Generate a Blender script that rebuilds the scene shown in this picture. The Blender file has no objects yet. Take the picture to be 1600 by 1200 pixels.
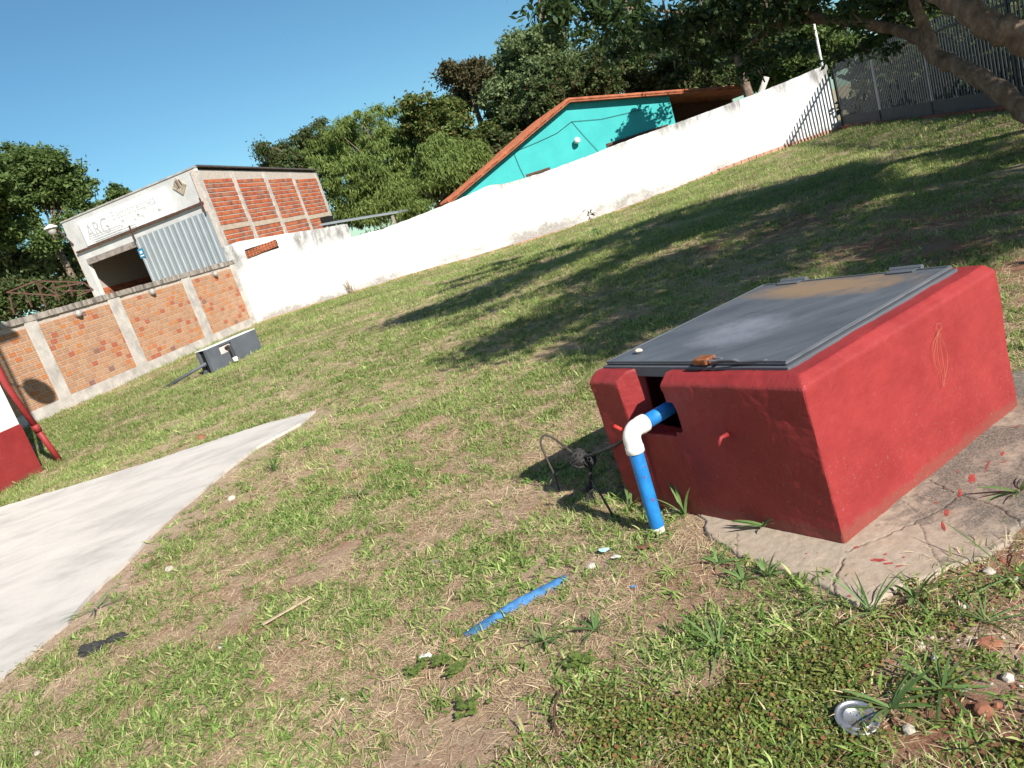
import bpy, bmesh, math, random
import numpy as np
from mathutils import Vector, Matrix
random.seed(7); RNG = np.random.default_rng(7)
S = bpy.context.scene
COL = S.collection

# ------------------------------------------------------------------ camera
F, H = 1202.0, 1.5
ROLL, PITCH = math.atan2(1550, 4787), math.atan(1202/5032)
FWD = np.array([0, math.cos(PITCH), -math.sin(PITCH)])
UPC = np.array([0, math.sin(PITCH), math.cos(PITCH)])
RT = np.array([1.0, 0, 0]); SR, CR = math.sin(ROLL), math.cos(ROLL)
cd = bpy.data.cameras.new("camera"); cam = bpy.data.objects.new("camera", cd); COL.objects.link(cam)
cd.sensor_width = 36; cd.lens = F/1600*36; cd.clip_start = 0.05; cd.clip_end = 3000
xr, yu, zb = RT*CR-UPC*SR, RT*SR+UPC*CR, -FWD
cam.matrix_world = Matrix(((xr[0], yu[0], zb[0], 0), (xr[1], yu[1], zb[1], 0), (xr[2], yu[2], zb[2], H), (0, 0, 0, 1)))
S.camera = cam
# ------------------------------------------------------------------ light
SAZ, SEL = 30.3, 34.0        # sun azimuth measured from -Y towards +X, elevation
TS = np.array([math.sin(math.radians(SAZ))*math.cos(math.radians(SEL)), -math.cos(math.radians(SAZ))*math.cos(math.radians(SEL)), math.sin(math.radians(SEL))])
W = bpy.data.worlds.new("World"); S.world = W; W.use_nodes = True
nt = W.node_tree; nt.nodes.clear()
sky = nt.nodes.new("ShaderNodeTexSky"); sky.sky_type = 'NISHITA'; sky.sun_disc = False
sky.sun_elevation = math.radians(SEL); sky.sun_rotation = math.radians(180-SAZ)
sky.altitude = 100; sky.air_density = 1.0; sky.dust_density = 0.25; sky.ozone_density = 2.2
bg = nt.nodes.new("ShaderNodeBackground"); bg.inputs[1].default_value = 0.067
wo = nt.nodes.new("ShaderNodeOutputWorld"); tn = nt.nodes.new('ShaderNodeMix'); tn.data_type = 'RGBA'; tn.blend_type = 'MULTIPLY'; tn.inputs[0].default_value = 1; tn.inputs[7].default_value = (.66, 1.0, 1.07, 1); nt.links.new(sky.outputs[0], tn.inputs[6]); nt.links.new(tn.outputs[2], bg.inputs[0]); nt.links.new(bg.outputs[0], wo.inputs[0])
sd = bpy.data.lights.new("sun", 'SUN'); sd.energy = 5.0; sd.angle = math.radians(0.5); sd.color = (1, 0.955, 0.88)
sun = bpy.data.objects.new("sun", sd); COL.objects.link(sun)
sun.rotation_euler = Vector(TS).to_track_quat('Z', 'Y').to_euler(); sun.location = (0, 0, 20)
S.view_settings.view_transform = 'Standard'; S.view_settings.look = 'None'
S.view_settings.exposure = 0.70; S.view_settings.gamma = 1; S.view_settings.use_curve_mapping = False

# ------------------------------------------------------------------ measuring helpers
def ray(x, y):
    dx, dy = x-800, y-600
    return FWD*F+RT*(dx*CR-dy*SR)-UPC*(dx*SR+dy*CR)
def g(x, y, z=0.):
    r = ray(x, y); return np.array([0, 0, H])+r*((z-H)/r[2])
def cast(x, y, dist):
    r = ray(x, y); return np.array([0, 0, H])+r*(dist/math.hypot(r[0], r[1]))
def projn(P):
    v = np.asarray(P, float)-[0, 0, H]; d = v@FWD; d = np.where(d < .01, .01, d)
    a = F*(v@RT)/d; b = -F*(v@UPC)/d
    return 800+a*CR+b*SR, 600-a*SR+b*CR
def onplane(x, y, A, B):
    r = ray(x, y); d = np.array(B[:2])-np.array(A[:2]); n = np.array([-d[1], d[0]])
    return np.array([0, 0, H])+r*((n@np.array(A[:2]))/(n@r[:2]))
_tab = RNG.random((256, 256))
def vnoise(x, y):
    xi = np.floor(x).astype(int); yi = np.floor(y).astype(int); fx = x-xi; fy = y-yi
    fx = fx*fx*(3-2*fx); fy = fy*fy*(3-2*fy)
    t = lambda a, b: _tab[a % 256, b % 256]
    return (t(xi, yi)*(1-fx)+t(xi+1, yi)*fx)*(1-fy)+(t(xi, yi+1)*(1-fx)+t(xi+1, yi+1)*fx)*fy
def fbm(x, y, o=4):
    x = np.asarray(x, float); y = np.asarray(y, float); s = 0; a = .5
    for i in range(o):
        s = s+a*vnoise(x*2**i+17.3*i, y*2**i+5.1*i); a *= .5
    return s/(1-.5**o)
def sstep(x, a, b):
    t = np.clip((np.asarray(x, float)-a)/(b-a), 0, 1); return t*t*(3-2*t)
def inpoly(x, y, poly):
    x = np.asarray(x, float); y = np.asarray(y, float); r = np.zeros(x.shape, bool); n = len(poly)
    for i in range(n):
        x1, y1 = poly[i][:2]; x2, y2 = poly[(i+1) % n][:2]
        if y1 == y2: continue
        c = ((y1 > y) != (y2 > y)) & (x < (x2-x1)*(y-y1)/(y2-y1)+x1); r ^= c
    return r
def segdist(x, y, pts):
    d = np.full(np.shape(x), 1e9)
    for (x1, y1), (x2, y2) in zip(pts[:-1], pts[1:]):
        dx, dy = x2-x1, y2-y1; t = np.clip(((x-x1)*dx+(y-y1)*dy)/(dx*dx+dy*dy+1e-12), 0, 1)
        d = np.minimum(d, np.hypot(x-x1-t*dx, y-y1-t*dy))
    return d
def ground(x, y):
    x = np.asarray(x, float); y = np.asarray(y, float)
    h = -.24*np.exp(-((x-3.2)/4.6)**2)*sstep(y, 13, 24)
    h = h+.12*sstep(x, 8, 11.5)*sstep(y, 8, 12)*(1-sstep(y, 24, 27))
    h = h+.03*(fbm(x*.9+3, y*.9, 3)-.5)*sstep(y, 2.0, 6)*(1-sstep(y, 25, 40))
    return h

# ------------------------------------------------------------------ object helpers
def props(o, label=None, cat=None, group=None, kind=None):
    if label: o['label'] = label
    if cat: o['category'] = cat
    if group: o['group'] = group
    if kind: o['kind'] = kind
    return o
def thing(name, loc, label, cat, group=None):
    o = bpy.data.objects.new(name, None); COL.objects.link(o); o.location = [float(v) for v in loc]; o.empty_display_size = .1
    return props(o, label, cat, group)
def base_of(p):
    b = np.zeros(3)
    while p is not None: b = b+np.array(p.location[:]); p = p.parent
    return b
def mk(name, V, Fc, mat, parent=None, smooth=False, loc=None):
    """vertices in world metres; one mesh object"""
    V = np.asarray(V, float).reshape(-1, 3)
    if parent is not None: V = V-base_of(parent)
    o_loc = np.zeros(3)
    if loc is not None:
        o_loc = np.asarray(loc, float)-(base_of(parent) if parent is not None else 0); V = V-o_loc
    me = bpy.data.meshes.new(name)
    if isinstance(Fc, np.ndarray):
        n, k = Fc.shape
        me.vertices.add(len(V)); me.vertices.foreach_set('co', V.astype(np.float32).ravel())
        me.loops.add(n*k); me.loops.foreach_set('vertex_index', Fc.astype(np.int32).ravel())
        me.polygons.add(n); me.polygons.foreach_set('loop_start', np.arange(0, n*k, k, dtype=np.int32))
        me.update(calc_edges=True); me.validate()
    else:
        me.from_pydata([tuple(v) for v in V], [], Fc); me.update()
    if mat: me.materials.append(mat)
    if smooth: me.polygons.foreach_set('use_smooth', [True]*len(me.polygons))
    o = bpy.data.objects.new(name, me); COL.objects.link(o); o.parent = parent; o.location = o_loc
    return o
class MB:
    def __init__(s): s.V = []; s.F = []
    def add(s, V, Fc):
        n = len(s.V); s.V += [tuple(map(float, v)) for v in V]; s.F += [tuple(i+n for i in f) for f in Fc]; return s
    def box(s, c, ex, ey, ez, hx, hy, hz):
        c = np.array(c, float); ex, ey, ez = [np.array(e, float) for e in (ex, ey, ez)]
        V = [c+ex*hx*a+ey*hy*b+ez*hz*d for a in (-1, 1) for b in (-1, 1) for d in (-1, 1)]
        Fc = [(0, 1, 3, 2), (4, 6, 7, 5), (0, 4, 5, 1), (2, 3, 7, 6), (0, 2, 6, 4), (1, 5, 7, 3)]
        if np.linalg.det(np.array([ex, ey, ez])) < 0: Fc = [f[::-1] for f in Fc]
        return s.add(V, Fc)
    def bar(s, a, b, w, h=None, up=(0, 0, 1)):
        a = np.array(a, float); b = np.array(b, float); h = h or w; d = b-a; L = np.linalg.norm(d); d = d/L
        up = np.array(up, float)
        if abs(d@up) > .98: up = np.array([1., 0, 0])
        e = np.cross(d, up); e /= np.linalg.norm(e); f = np.cross(e, d)
        return s.box((a+b)/2, d, e, f, L/2, w/2, h/2)
    def tube(s, pts, rad, n=10, caps=True):
        pts = [np.array(p, float) for p in pts]; rad = rad if hasattr(rad, '__len__') else [rad]*len(pts)
        V = []; Fc = []; e = None
        for i, p in enumerate(pts):
            t = pts[min(i+1, len(pts)-1)]-pts[max(i-1, 0)]; t /= (np.linalg.norm(t)+1e-12)
            if e is None:
                a = np.array([0, 0, 1.]) if abs(t[2]) < .9 else np.array([1., 0, 0]); e = np.cross(t, a)
            e = e-t*(e@t); e /= np.linalg.norm(e); f = np.cross(t, e)
            for k in range(n):
                an = 2*math.pi*k/n; V.append(p+rad[i]*(e*math.cos(an)+f*math.sin(an)))
        for i in range(len(pts)-1):
            for k in range(n):
                a = i*n+k; b = i*n+(k+1) % n; Fc.append((a, b, b+n, a+n))
        if caps: Fc += [tuple(range(n))[::-1], tuple(range((len(pts)-1)*n, len(pts)*n))]
        return s.add(V, Fc)
    def lathe(s, c, prof, n=24, axis=(0, 0, 1)):
        ax = np.array(axis, float); ax /= np.linalg.norm(ax); a = np.array([1., 0, 0]) if abs(ax[0]) < .9 else np.array([0, 1., 0])
        e = np.cross(ax, a); e /= np.linalg.norm(e); f = np.cross(ax, e); c = np.array(c, float)
        V = [c+ax*z+r*(e*math.cos(2*math.pi*k/n)+f*math.sin(2*math.pi*k/n)) for r, z in prof for k in range(n)]
        Fc = [(i*n+k, i*n+(k+1) % n, (i+1)*n+(k+1) % n, (i+1)*n+k) for i in range(len(prof)-1) for k in range(n)]
        Fc += [tuple(range(n))[::-1], tuple(range((len(prof)-1)*n, len(prof)*n))]
        return s.add(V, Fc)
    def build(s, name, mat, parent=None, smooth=False, bevel=0, loc=None):
        o = mk(name, s.V, s.F, mat, parent, smooth, loc)
        if bevel:
            m = o.modifiers.new('bevel', 'BEVEL'); m.width = bevel; m.segments = 2; m.limit_method = 'ANGLE'
        return o
def spline(pts, n=8):
    P = [np.array(p, float) for p in pts]; P = [2*P[0]-P[1]]+P+[2*P[-1]-P[-2]]; out = []
    for i in range(1, len(P)-2):
        for k in range(n):
            t = k/n
            out.append(.5*((2*P[i])+(-P[i-1]+P[i+1])*t+(2*P[i-1]-5*P[i]+4*P[i+1]-P[i+2])*t*t+(-P[i-1]+3*P[i]-3*P[i+1]+P[i+2])*t**3))
    out.append(P[-2]); return out

# ------------------------------------------------------------------ materials
class N:
    def __init__(s, name, rough=.8, spec=.3):
        s.m = bpy.data.materials.new(name); s.m.use_nodes = True; s.t = s.m.node_tree; s.b = s.t.nodes['Principled BSDF']
        s.b.inputs['Roughness'].default_value = rough; s.b.inputs['Specular IOR Level'].default_value = spec
        s.tc = None
    def n(s, ty, **kw):
        o = s.t.nodes.new(ty)
        for k, v in kw.items():
            if hasattr(o, k): setattr(o, k, v)
            else: o.inputs[k.replace('_', ' ')].default_value = v
        return o
    def l(s, a, b): s.t.links.new(a, b)
    def obj(s, scale=(1, 1, 1), rot=(0, 0, 0), kind='Object'):
        if s.tc is None: s.tc = s.n('ShaderNodeTexCoord')
        m = s.n('ShaderNodeMapping'); m.inputs['Scale'].default_value = scale; m.inputs['Rotation'].default_value = rot
        s.l(s.tc.outputs[kind], m.inputs[0]); return m.outputs[0]
    def pos(s, scale=(1, 1, 1), rot=(0, 0, 0)):
        ge = s.n('ShaderNodeNewGeometry'); m = s.n('ShaderNodeMapping'); m.inputs['Scale'].default_value = scale; m.inputs['Rotation'].default_value = rot
        s.l(ge.outputs['Position'], m.inputs[0]); return m.outputs[0]
    def noise(s, vec, scale, detail=6, rough=.6, dist=0.):
        o = s.n('ShaderNodeTexNoise'); o.inputs['Scale'].default_value = scale; o.inputs['Detail'].default_value = detail
        o.inputs['Roughness'].default_value = rough; o.inputs['Distortion'].default_value = dist; s.l(vec, o.inputs['Vector']); return o.outputs['Fac']
    def ramp(s, fac, stops, interp='LINEAR'):
        o = s.n('ShaderNodeValToRGB'); o.color_ramp.interpolation = interp; e = o.color_ramp.elements
        while len(e) < len(stops): e.new(.5)
        for q, (p, c) in zip(e, stops):
            q.position = p; q.color = (c, c, c, 1) if not hasattr(c, '__len__') else (*c, 1)
        s.l(fac, o.inputs[0]); return o.outputs[0]
    def mix(s, fac, a, b, mode='MIX'):
        o = s.n('ShaderNodeMix', data_type='RGBA', blend_type=mode)
        for sock, v in ((o.inputs[0], fac), (o.inputs[6], a), (o.inputs[7], b)):
            if hasattr(v, 'default_value') or isinstance(v, bpy.types.NodeSocket): s.l(v, sock)
            elif hasattr(v, '__len__'): sock.default_value = (*v, 1)
            else: sock.default_value = v
        return o.outputs[2]
    def math(s, op, a, b=0.):
        o = s.n('ShaderNodeMath', operation=op)
        for sock, v in ((o.inputs[0], a), (o.inputs[1], b)):
            if isinstance(v, bpy.types.NodeSocket): s.l(v, sock)
            else: sock.default_value = v
        return o.outputs[0]
    def sep(s, vec):
        o = s.n('ShaderNodeSeparateXYZ'); s.l(vec, o.inputs[0]); return o.outputs
    def col(s, c):
        if isinstance(c, bpy.types.NodeSocket): s.l(c, s.b.inputs['Base Color'])
        else: s.b.inputs['Base Color'].default_value = (*c, 1)
        return s
    def bump(s, h, strength=.3, dist=.01):
        o = s.n('ShaderNodeBump'); o.inputs['Strength'].default_value = strength; o.inputs['Distance'].default_value = dist
        s.l(h, o.inputs['Height']); s.l(o.outputs[0], s.b.inputs['Normal']); return s
def simple(name, c, rough=.7, var=.25, scale=8, bump=.15, metal=0., spec=.3, dist=.004):
    k = N(name, rough, spec); v = k.noise(k.pos(), scale)
    k.col(k.ramp(v, [(.3, tuple(x*(1-var) for x in c)), (.7, tuple(min(1, x*(1+var)) for x in c))]))
    k.bump(k.noise(k.pos(), scale*6), bump, dist); k.b.inputs['Metallic'].default_value = metal; return k.m

# red paint over rough plaster
k = N('red_paint', .5, .3); v = k.noise(k.pos(), 5, 5); v2 = k.noise(k.pos((1, 1, .4)), 30, 8, .7)
c = k.ramp(v, [(.3, (.235, .024, .025)), (.7, (.305, .035, .034))])
c = k.mix(k.ramp(v2, [(.62, 0), (.70, .35)]), c, (.42, .085, .08))
z = k.sep(k.pos())[2]; zz = k.math('ADD', z, k.math('MULTIPLY', k.noise(k.pos(), 14), -.09))
c = k.mix(k.ramp(zz, [(0.0, .55), (.03, 0)]), c, (.20, .07, .05))
zs2 = k.math('ADD', z, k.math('MULTIPLY', k.noise(k.pos((1, 1, .5)), 7, 8, .8), -.5)); c = k.mix(k.math('MULTIPLY', k.ramp(zs2, [(0., .7), (.02, 0)]) if 0 else k.ramp(k.noise(k.pos(), 110, 3, .5), [(.64, 0), (.68, .6)]), k.ramp(zs2, [(0., 1), (.18, .0)])), c, (.26, .13, .08))
c = k.mix(k.ramp(k.noise(k.pos((1.3, 1.3, .35), (.3, 0, .4)), 26, 10, .8), [(.58, 0), (.72, .4)]), c, (.20, .022, .024))
k.col(c); k.l(k.ramp(v2, [(.3, .42), (.7, .66)]), k.b.inputs['Roughness'])
h = k.math('ADD', k.noise(k.pos((1, 1, 1)), 60, 8, .65), k.math('MULTIPLY', k.noise(k.pos((.5, .5, 3)), 9, 4), 1.2))
k.bump(k.math('ADD', h, k.math('MULTIPLY', k.noise(k.pos((1, 1, .25), (.5, 0, 0)), 120, 4, .6), .5)), .32, .005); M_RED = k.m
k = N('concrete_pad', .9, .15); v = k.noise(k.pos(), 3.2, 8, .7); v2 = k.noise(k.pos((1, 1, 1)), 40, 10, .75)
c = k.ramp(v2, [(.25, (.28, .225, .17)), (.75, (.47, .38, .295))])
xs_ = k.sep(k.pos()); dd_ = k.math('SUBTRACT', k.math('ADD', k.math('MULTIPLY', xs_[0], .62), k.math('MULTIPLY', xs_[1], .1)), .98)
k2 = k.ramp(k.math('ADD', k.noise(k.pos((1, 1.3, 1), (0, 0, .5)), 4.6, 10, .78, .3), k.math('MINIMUM', k.math('MAXIMUM', dd_, -.12), .12)), [(.47, 0), (.62, .9)])
grain = k.ramp(k.noise(k.pos(), 150, 4), [(.35, .35), (.6, 1)])
c = k.mix(k.math('MULTIPLY', k2, grain), c, (.075, .07, .065))
c = k.mix(k.ramp(v, [(.55, 0), (.8, .5)]), c, (.50, .30, .18))
ce = k.n('ShaderNodeAttribute', attribute_name='rim'); c = k.mix(k.ramp(k.math('ADD', ce.outputs['Fac'], k.math('MULTIPLY', k.noise(k.pos(), 16, 6, .7), .7)), [(1.08, 0), (1.4, .7)]), c, (.33, .23, .16)); ca = k.n('ShaderNodeAttribute', attribute_name='crack'); c = k.mix(k.math('MULTIPLY', ca.outputs['Fac'], .92), c, (.035, .028, .022))
k.col(c); k.bump(v2, .5, .006); M_PAD = k.m
k = N('concrete_slab', .85, .2); v = k.noise(k.pos((1, 1.9, 1), (0, 0, -.5)), 1.3, 10, .68, .5); v2 = k.noise(k.pos((1, 2.6, 1), (0, 0, -.5)), 1.2, 10, .7, .3)
c = k.ramp(v, [(.3, (.37, .35, .325)), (.5, (.52, .485, .45)), (.75, (.62, .57, .52))])
c = k.mix(k.ramp(v2, [(.52, 0), (.68, .65)]), c, (.35, .325, .295))
c = k.mix(k.ramp(k.noise(k.pos(), 60, 6), [(.4, 0), (.8, .35)]), c, (.5, .42, .33))
k.col(c); k.bump(k.noise(k.pos(), 90, 8), .25, .003); M_SLAB = k.m
# soil
k = N('soil', 1., .05); v = k.noise(k.pos(), 2.2, 8, .65); v2 = k.noise(k.pos(), 45, 10, .75); px = k.sep(k.pos())
c = k.ramp(v2, [(.25, (.20, .125, .08)), (.5, (.42, .29, .20)), (.75, (.60, .46, .33))])
c = k.mix(k.ramp(v, [(.42, 0), (.62, .75)]), c, k.ramp(v2, [(.3, (.24, .11, .065)), (.7, (.44, .25, .16))]))
at = k.n('ShaderNodeAttribute', attribute_name='bare'); at2 = k.n('ShaderNodeAttribute', attribute_name='sand')
far = k.math('MULTIPLY', k.ramp(k.math('DIVIDE', px[1], 40.), [(.12, 0), (.22, .8)]), k.math('SUBTRACT', 1., at.outputs['Fac']))
c = k.mix(k.math('MULTIPLY', at.outputs['Fac'], .85), c, k.ramp(v2, [(.3, (.17, .065, .04)), (.7, (.36, .15, .09))]))
c = k.mix(at2.outputs['Fac'], c, k.ramp(v2, [(.3, (.34, .23, .16)), (.7, (.60, .45, .34))]))
c = k.mix(far, c, k.ramp(k.noise(k.pos(), 9, 8, .7), [(.3, (.27, .24, .12)), (.7, (.48, .41, .25))]))
lt = k.noise(k.pos((1, 2.4, 1), (0, 0, .7)), 120, 5, .7); c = k.mix(k.ramp(lt, [(.56, 0), (.66, .55)]), c, (.62, .50, .36))
k.col(c); k.bump(k.math('ADD', k.noise(k.pos(), 70, 10, .75), k.math('MULTIPLY', lt, .5)), .9, .015); M_SOIL = k.m
# white wall paint
k = N('white_wall', .9, .1); z = k.sep(k.pos())[2]; v = k.noise(k.pos((1, 1, .55)), 2.6, 10, .75); st = k.noise(k.pos((1, 1, .12)), 7, 6)
c = k.ramp(k.noise(k.pos(), 30, 6), [(.3, (.70, .69, .67)), (.7, (.80, .79, .77))])
low = k.ramp(k.math('ADD', z, k.math('MULTIPLY', v, -1.1)), [(-.0, .0), (.0, .0), (.01, 0)])
lowf = k.ramp(k.math('DIVIDE', k.math('ADD', z, .3), 1.0), [(.1, 1), (.95, 0)])
bm_ = k.ramp(k.noise(k.pos((1, 1, 1.5)), .45, 5, .7), [(.34, .1), (.56, 1)]); bm2 = k.ramp(k.noise(k.pos((1, 1, .35), (0, 0, 1)), 1.3, 6, .75), [(.38, .0), (.58, 1)])
low2 = k.math('MULTIPLY', k.ramp(k.math('MULTIPLY', lowf, v), [(.17, 0), (.33, .9)]), bm_)
c = k.mix(low2, c, k.ramp(k.noise(k.pos(), 22, 8, .8), [(.35, (.15, .135, .12)), (.65, (.42, .39, .35))]))
topf = k.ramp(z, [(1.3/3, 0), (2.3/3, 1)]) if False else k.ramp(k.math('DIVIDE', z, 3.), [(.36, 0), (.68, 1)])
c = k.mix(k.math('MULTIPLY', bm2, k.ramp(k.math('MULTIPLY', topf, k.math('ADD', k.math('MULTIPLY', st, .5), k.math('MULTIPLY', v, .5))), [(.18, 0), (.46, .9)])), c, (.17, .16, .15))
spk = k.ramp(k.noise(k.pos((1, 1, .7)), 11, 6, .6), [(.62, 0), (.68, .6)]); c = k.mix(spk, c, (.25, .23, .21))
k.col(c); k.bump(k.math('ADD', k.noise(k.pos(), 25, 10, .7), k.math('MULTIPLY', low2, -.6)), .5, .02); M_WHITE = k.m
# bricks
def brickmat(name, stops, rib=0., island=False, vscale=6):
    k = N(name, .9, .1)
    if island: r = k.n('ShaderNodeNewGeometry').outputs['Random Per Island']
    else: r = k.n('ShaderNodeObjectInfo').outputs['Random']
    c = k.ramp(r, stops, 'CONSTANT'); v = k.noise(k.pos(), vscale, 8, .7)
    c = k.mix(k.ramp(v, [(.35, .0), (.75, .45)]), c, (.42, .30, .20))
    c = k.mix(k.ramp(k.noise(k.pos(), 40, 5), [(.3, .3), (.7, 0)]), c, (.16, .06, .035)); k.col(c)
    w = k.n('ShaderNodeTexWave', bands_direction='Z'); w.inputs['Scale'].default_value = rib or 8; k.l(k.pos(), w.inputs[0])
    if rib: c2 = k.mix(k.ramp(w.outputs['Fac'], [(.2, .5), (.5, 0)]), c, (.25, .10, .05)); k.col(c2)
    k.bump(w.outputs['Fac'], .5 if rib else .1, .006); return k.m
T1 = [(0, (.50, .27, .15)), (.22, (.55, .32, .19)), (.42, (.46, .27, .16)), (.6, (.52, .33, .20)), (.74, (.57, .24, .09)), (.86, (.44, .11, .055)), (.94, (.55, .19, .07)), (.985, (.22, .12, .11))]
M_BRICK = brickmat('orange_brick', T1, 7.5); M_BRICKI = brickmat('orange_brick_far', T1, 7.5, True)
T2 = [(0, (.45, .085, .03)), (.3, (.52, .12, .04)), (.55, (.36, .075, .04)), (.75, (.50, .14, .06)), (.88, (.22, .08, .06)), (.95, (.3, .16, .12))]
M_BRICKW = brickmat('red_brick', T2, 0, True, 3)
M_MORTAR = simple('mortar', (.47, .40, .34), .95, .2, 14, .4)
M_CONC = simple('weathered_concrete', (.44, .40, .36), .9, .3, 3.5, .35, dist=.008)
M_CONCD = simple('grimy_concrete', (.27, .23, .20), .95, .45, 5, .5, dist=.008)
k = N('coping_concrete', .95, .1); v = k.noise(k.pos((1, 1, .15)), 9, 6, .7)
k.col(k.ramp(v, [(.38, (.13, .11, .095)), (.6, (.40, .35, .30))])); k.bump(v, .5, .01); M_COP = k.m
M_PLASTER = simple('pale_plaster', (.56, .55, .525), .9, .16, 1.6, .25)
k = N('teal_paint', .8, .2); v = k.noise(k.pos(), 1.3, 6)
k.col(k.ramp(v, [(.3, (.045, .36, .35)), (.7, (.06, .43, .41))])); k.bump(k.noise(k.pos(), 25), .15, .01); M_TEAL = k.m
M_TILE = simple('clay_tile', (.33, .105, .05), .85, .4, 3, .3)
M_GREYM = simple('grey_metal', (.21, .23, .24), .45, .12, 2, .05, spec=.5)
M_GATE = simple('galvanised_sheet', (.30, .33, .34), .45, .08, 2, .05, spec=.5)
M_FENCE = simple('fence_paint', (.06, .068, .074), .75, .2, 5, .1, spec=.15)
M_RUST = simple('rust', (.22, .075, .03), .9, .6, 60, .6, dist=.002)
M_RUSTB = simple('rusty_steel', (.10, .05, .035), .85, .4, 8, .2)
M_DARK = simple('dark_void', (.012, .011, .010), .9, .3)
M_BLUE = simple('blue_pvc', (.018, .20, .54), .38, .28, 14, .1, spec=.5)
M_BLUED = simple('dusty_blue_pvc', (.05, .17, .38), .7, .4, 30, .3)
M_PVC = simple('white_pvc', (.80, .77, .72), .3, .04, 10, .03, spec=.5)
M_BLACK = simple('black_rubber', (.035, .033, .032), .7, .4, 40, .3)
M_HOSE = simple('grey_brown_cable', (.075, .062, .055), .55, .3, 30, .2)
M_STEEL = simple('dull_tin', (.34, .34, .37), .38, .25, 25, .3, metal=.75, dist=.002)
M_GBOX = simple('charcoal_paint', (.095, .104, .12), .6, .2, 2, .1)
M_DCL = simple('glazed_lamp', (.35, .33, .30), .5, .2, 8)
M_WHITEP = simple('white_paint', (.76, .75, .73), .8, .06, 4, .1)
M_STONE = simple('pale_stone', (.48, .42, .35), .9, .3, 30, .4)
M_SOILR = simple('red_clod', (.27, .11, .065), .95, .35, 30, .5)
M_WOOD = simple('dry_wood', (.40, .30, .20), .9, .3, 20, .4)
k = N('bark', .95, .1); v = k.noise(k.pos((1, 1, .6)), 9, 10, .75)
k.col(k.ramp(v, [(.3, (.07, .05, .036)), (.52, (.20, .145, .105)), (.72, (.36, .28, .22))])); k.bump(v, .8, .02); M_BARK = k.m
# lid: grey metal sheet with dusty and rusty film
k = N('lid_sheet', .42, .5); v = k.noise(k.pos(), 3, 8, .7); n2 = k.noise(k.pos((1, 1, 1)), 6, 10, .75)
c = k.ramp(k.noise(k.pos((1, 4, 1), (0, 0, .55)), 3.5, 6), [(.3, (.075, .082, .097)), (.7, (.125, .135, .152))])
P = k.sep(k.obj())
def blob(cx, cy, sx, sy):
    a = k.math('POWER', k.math('DIVIDE', k.math('SUBTRACT', P[0], cx), sx), 2.); b = k.math('POWER', k.math('DIVIDE', k.math('SUBTRACT', P[1], cy), sy), 2.)
    return k.math('SUBTRACT', k.math('ADD', 1.0, k.math('MULTIPLY', k.math('SUBTRACT', n2, .5), 2.2)), k.math('ADD', a, b))
k.b.inputs['Roughness'].default_value = .45
c = k.mix(k.ramp(blob(-.18, .05, .26, .26), [(.2, 0), (1., .5)]), c, (.30, .31, .36))
c = k.mix(k.ramp(blob(.40, .02, .20, .50), [(.15, 0), (.9, .8)]), c, (.30, .19, .10))
c = k.mix(k.ramp(k.noise(k.obj(), 90, 4), [(.72, 0), (.76, .6)]), c, (.22, .09, .04))
k.col(c); k.bump(k.noise(k.obj(), 5, 3), .12, .02); M_LID = k.m

def leafmat(name, c1, c2, c3=None, trans=.35, rough=.6, inst=False, spec=.25):
    k = N(name, rough, spec); r = k.n('ShaderNodeNewGeometry').outputs['Random Per Island']
    st = [(0, c1), (.7, c2)] + ([(.93, c3)] if c3 else [])
    c = k.ramp(r, st)
    if inst:
        a = k.n('ShaderNodeAttribute', attribute_type='INSTANCER', attribute_name='tint'); sh = k.ramp(a.outputs['Fac'], [(0, (.62, .58, .5)), (1, (1.35, 1.3, 1.2))])
        c = k.mix(1.0, c, sh, 'MULTIPLY')
    else:
        c = k.mix(k.ramp(k.noise(k.pos(), .55, 3), [(.3, .0), (.7, .35)]), c, c2)
    k.col(c); tr = k.n('ShaderNodeBsdfTranslucent'); k.l(c, tr.inputs[0]) ; ms = k.n('ShaderNodeMixShader'); ms.inputs[0].default_value = trans
    k.l(k.b.outputs[0], ms.inputs[1]); k.l(tr.outputs[0], ms.inputs[2]); k.l(ms.outputs[0], k.t.nodes['Material Output'].inputs[0]); return k.m
L_GREEN = leafmat('leaf_green', (.06, .105, .028), (.14, .195, .055))
L_FEATHER = leafmat('leaf_feathery', (.085, .135, .032), (.20, .26, .065))
L_OLIVE = leafmat('leaf_olive', (.10, .145, .06), (.21, .26, .11))
L_BROWN = leafmat('leaf_bronze', (.075, .075, .035), (.14, .13, .06), (.16, .10, .05))
L_DARK = leafmat('leaf_dark', (.045, .08, .025), (.11, .155, .05), (.11, .055, .03))
L_NEAR = leafmat('leaf_glossy', (.03, .062, .018), (.06, .10, .03), None, .35, .45, False, .4)
L_FLOWER = leafmat('leaf_flowering', (.06, .105, .028), (.14, .19, .05), (.24, .16, .05))
G_BLADE = leafmat('grass_blade', (.13, .24, .05), (.29, .41, .12), (.52, .47, .27), .3, .55, True)
G_WEED = leafmat('weed_blade', (.09, .17, .045), (.17, .26, .09), None, .3, .45)
G_STRAW = leafmat('straw', (.46, .36, .235), (.68, .57, .41), (.32, .21, .14), .15, .8, True)
G_COVER = leafmat('creeper_leaf', (.10, .15, .035), (.22, .26, .065), (.25, .12, .06), .25, .6, True)

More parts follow.
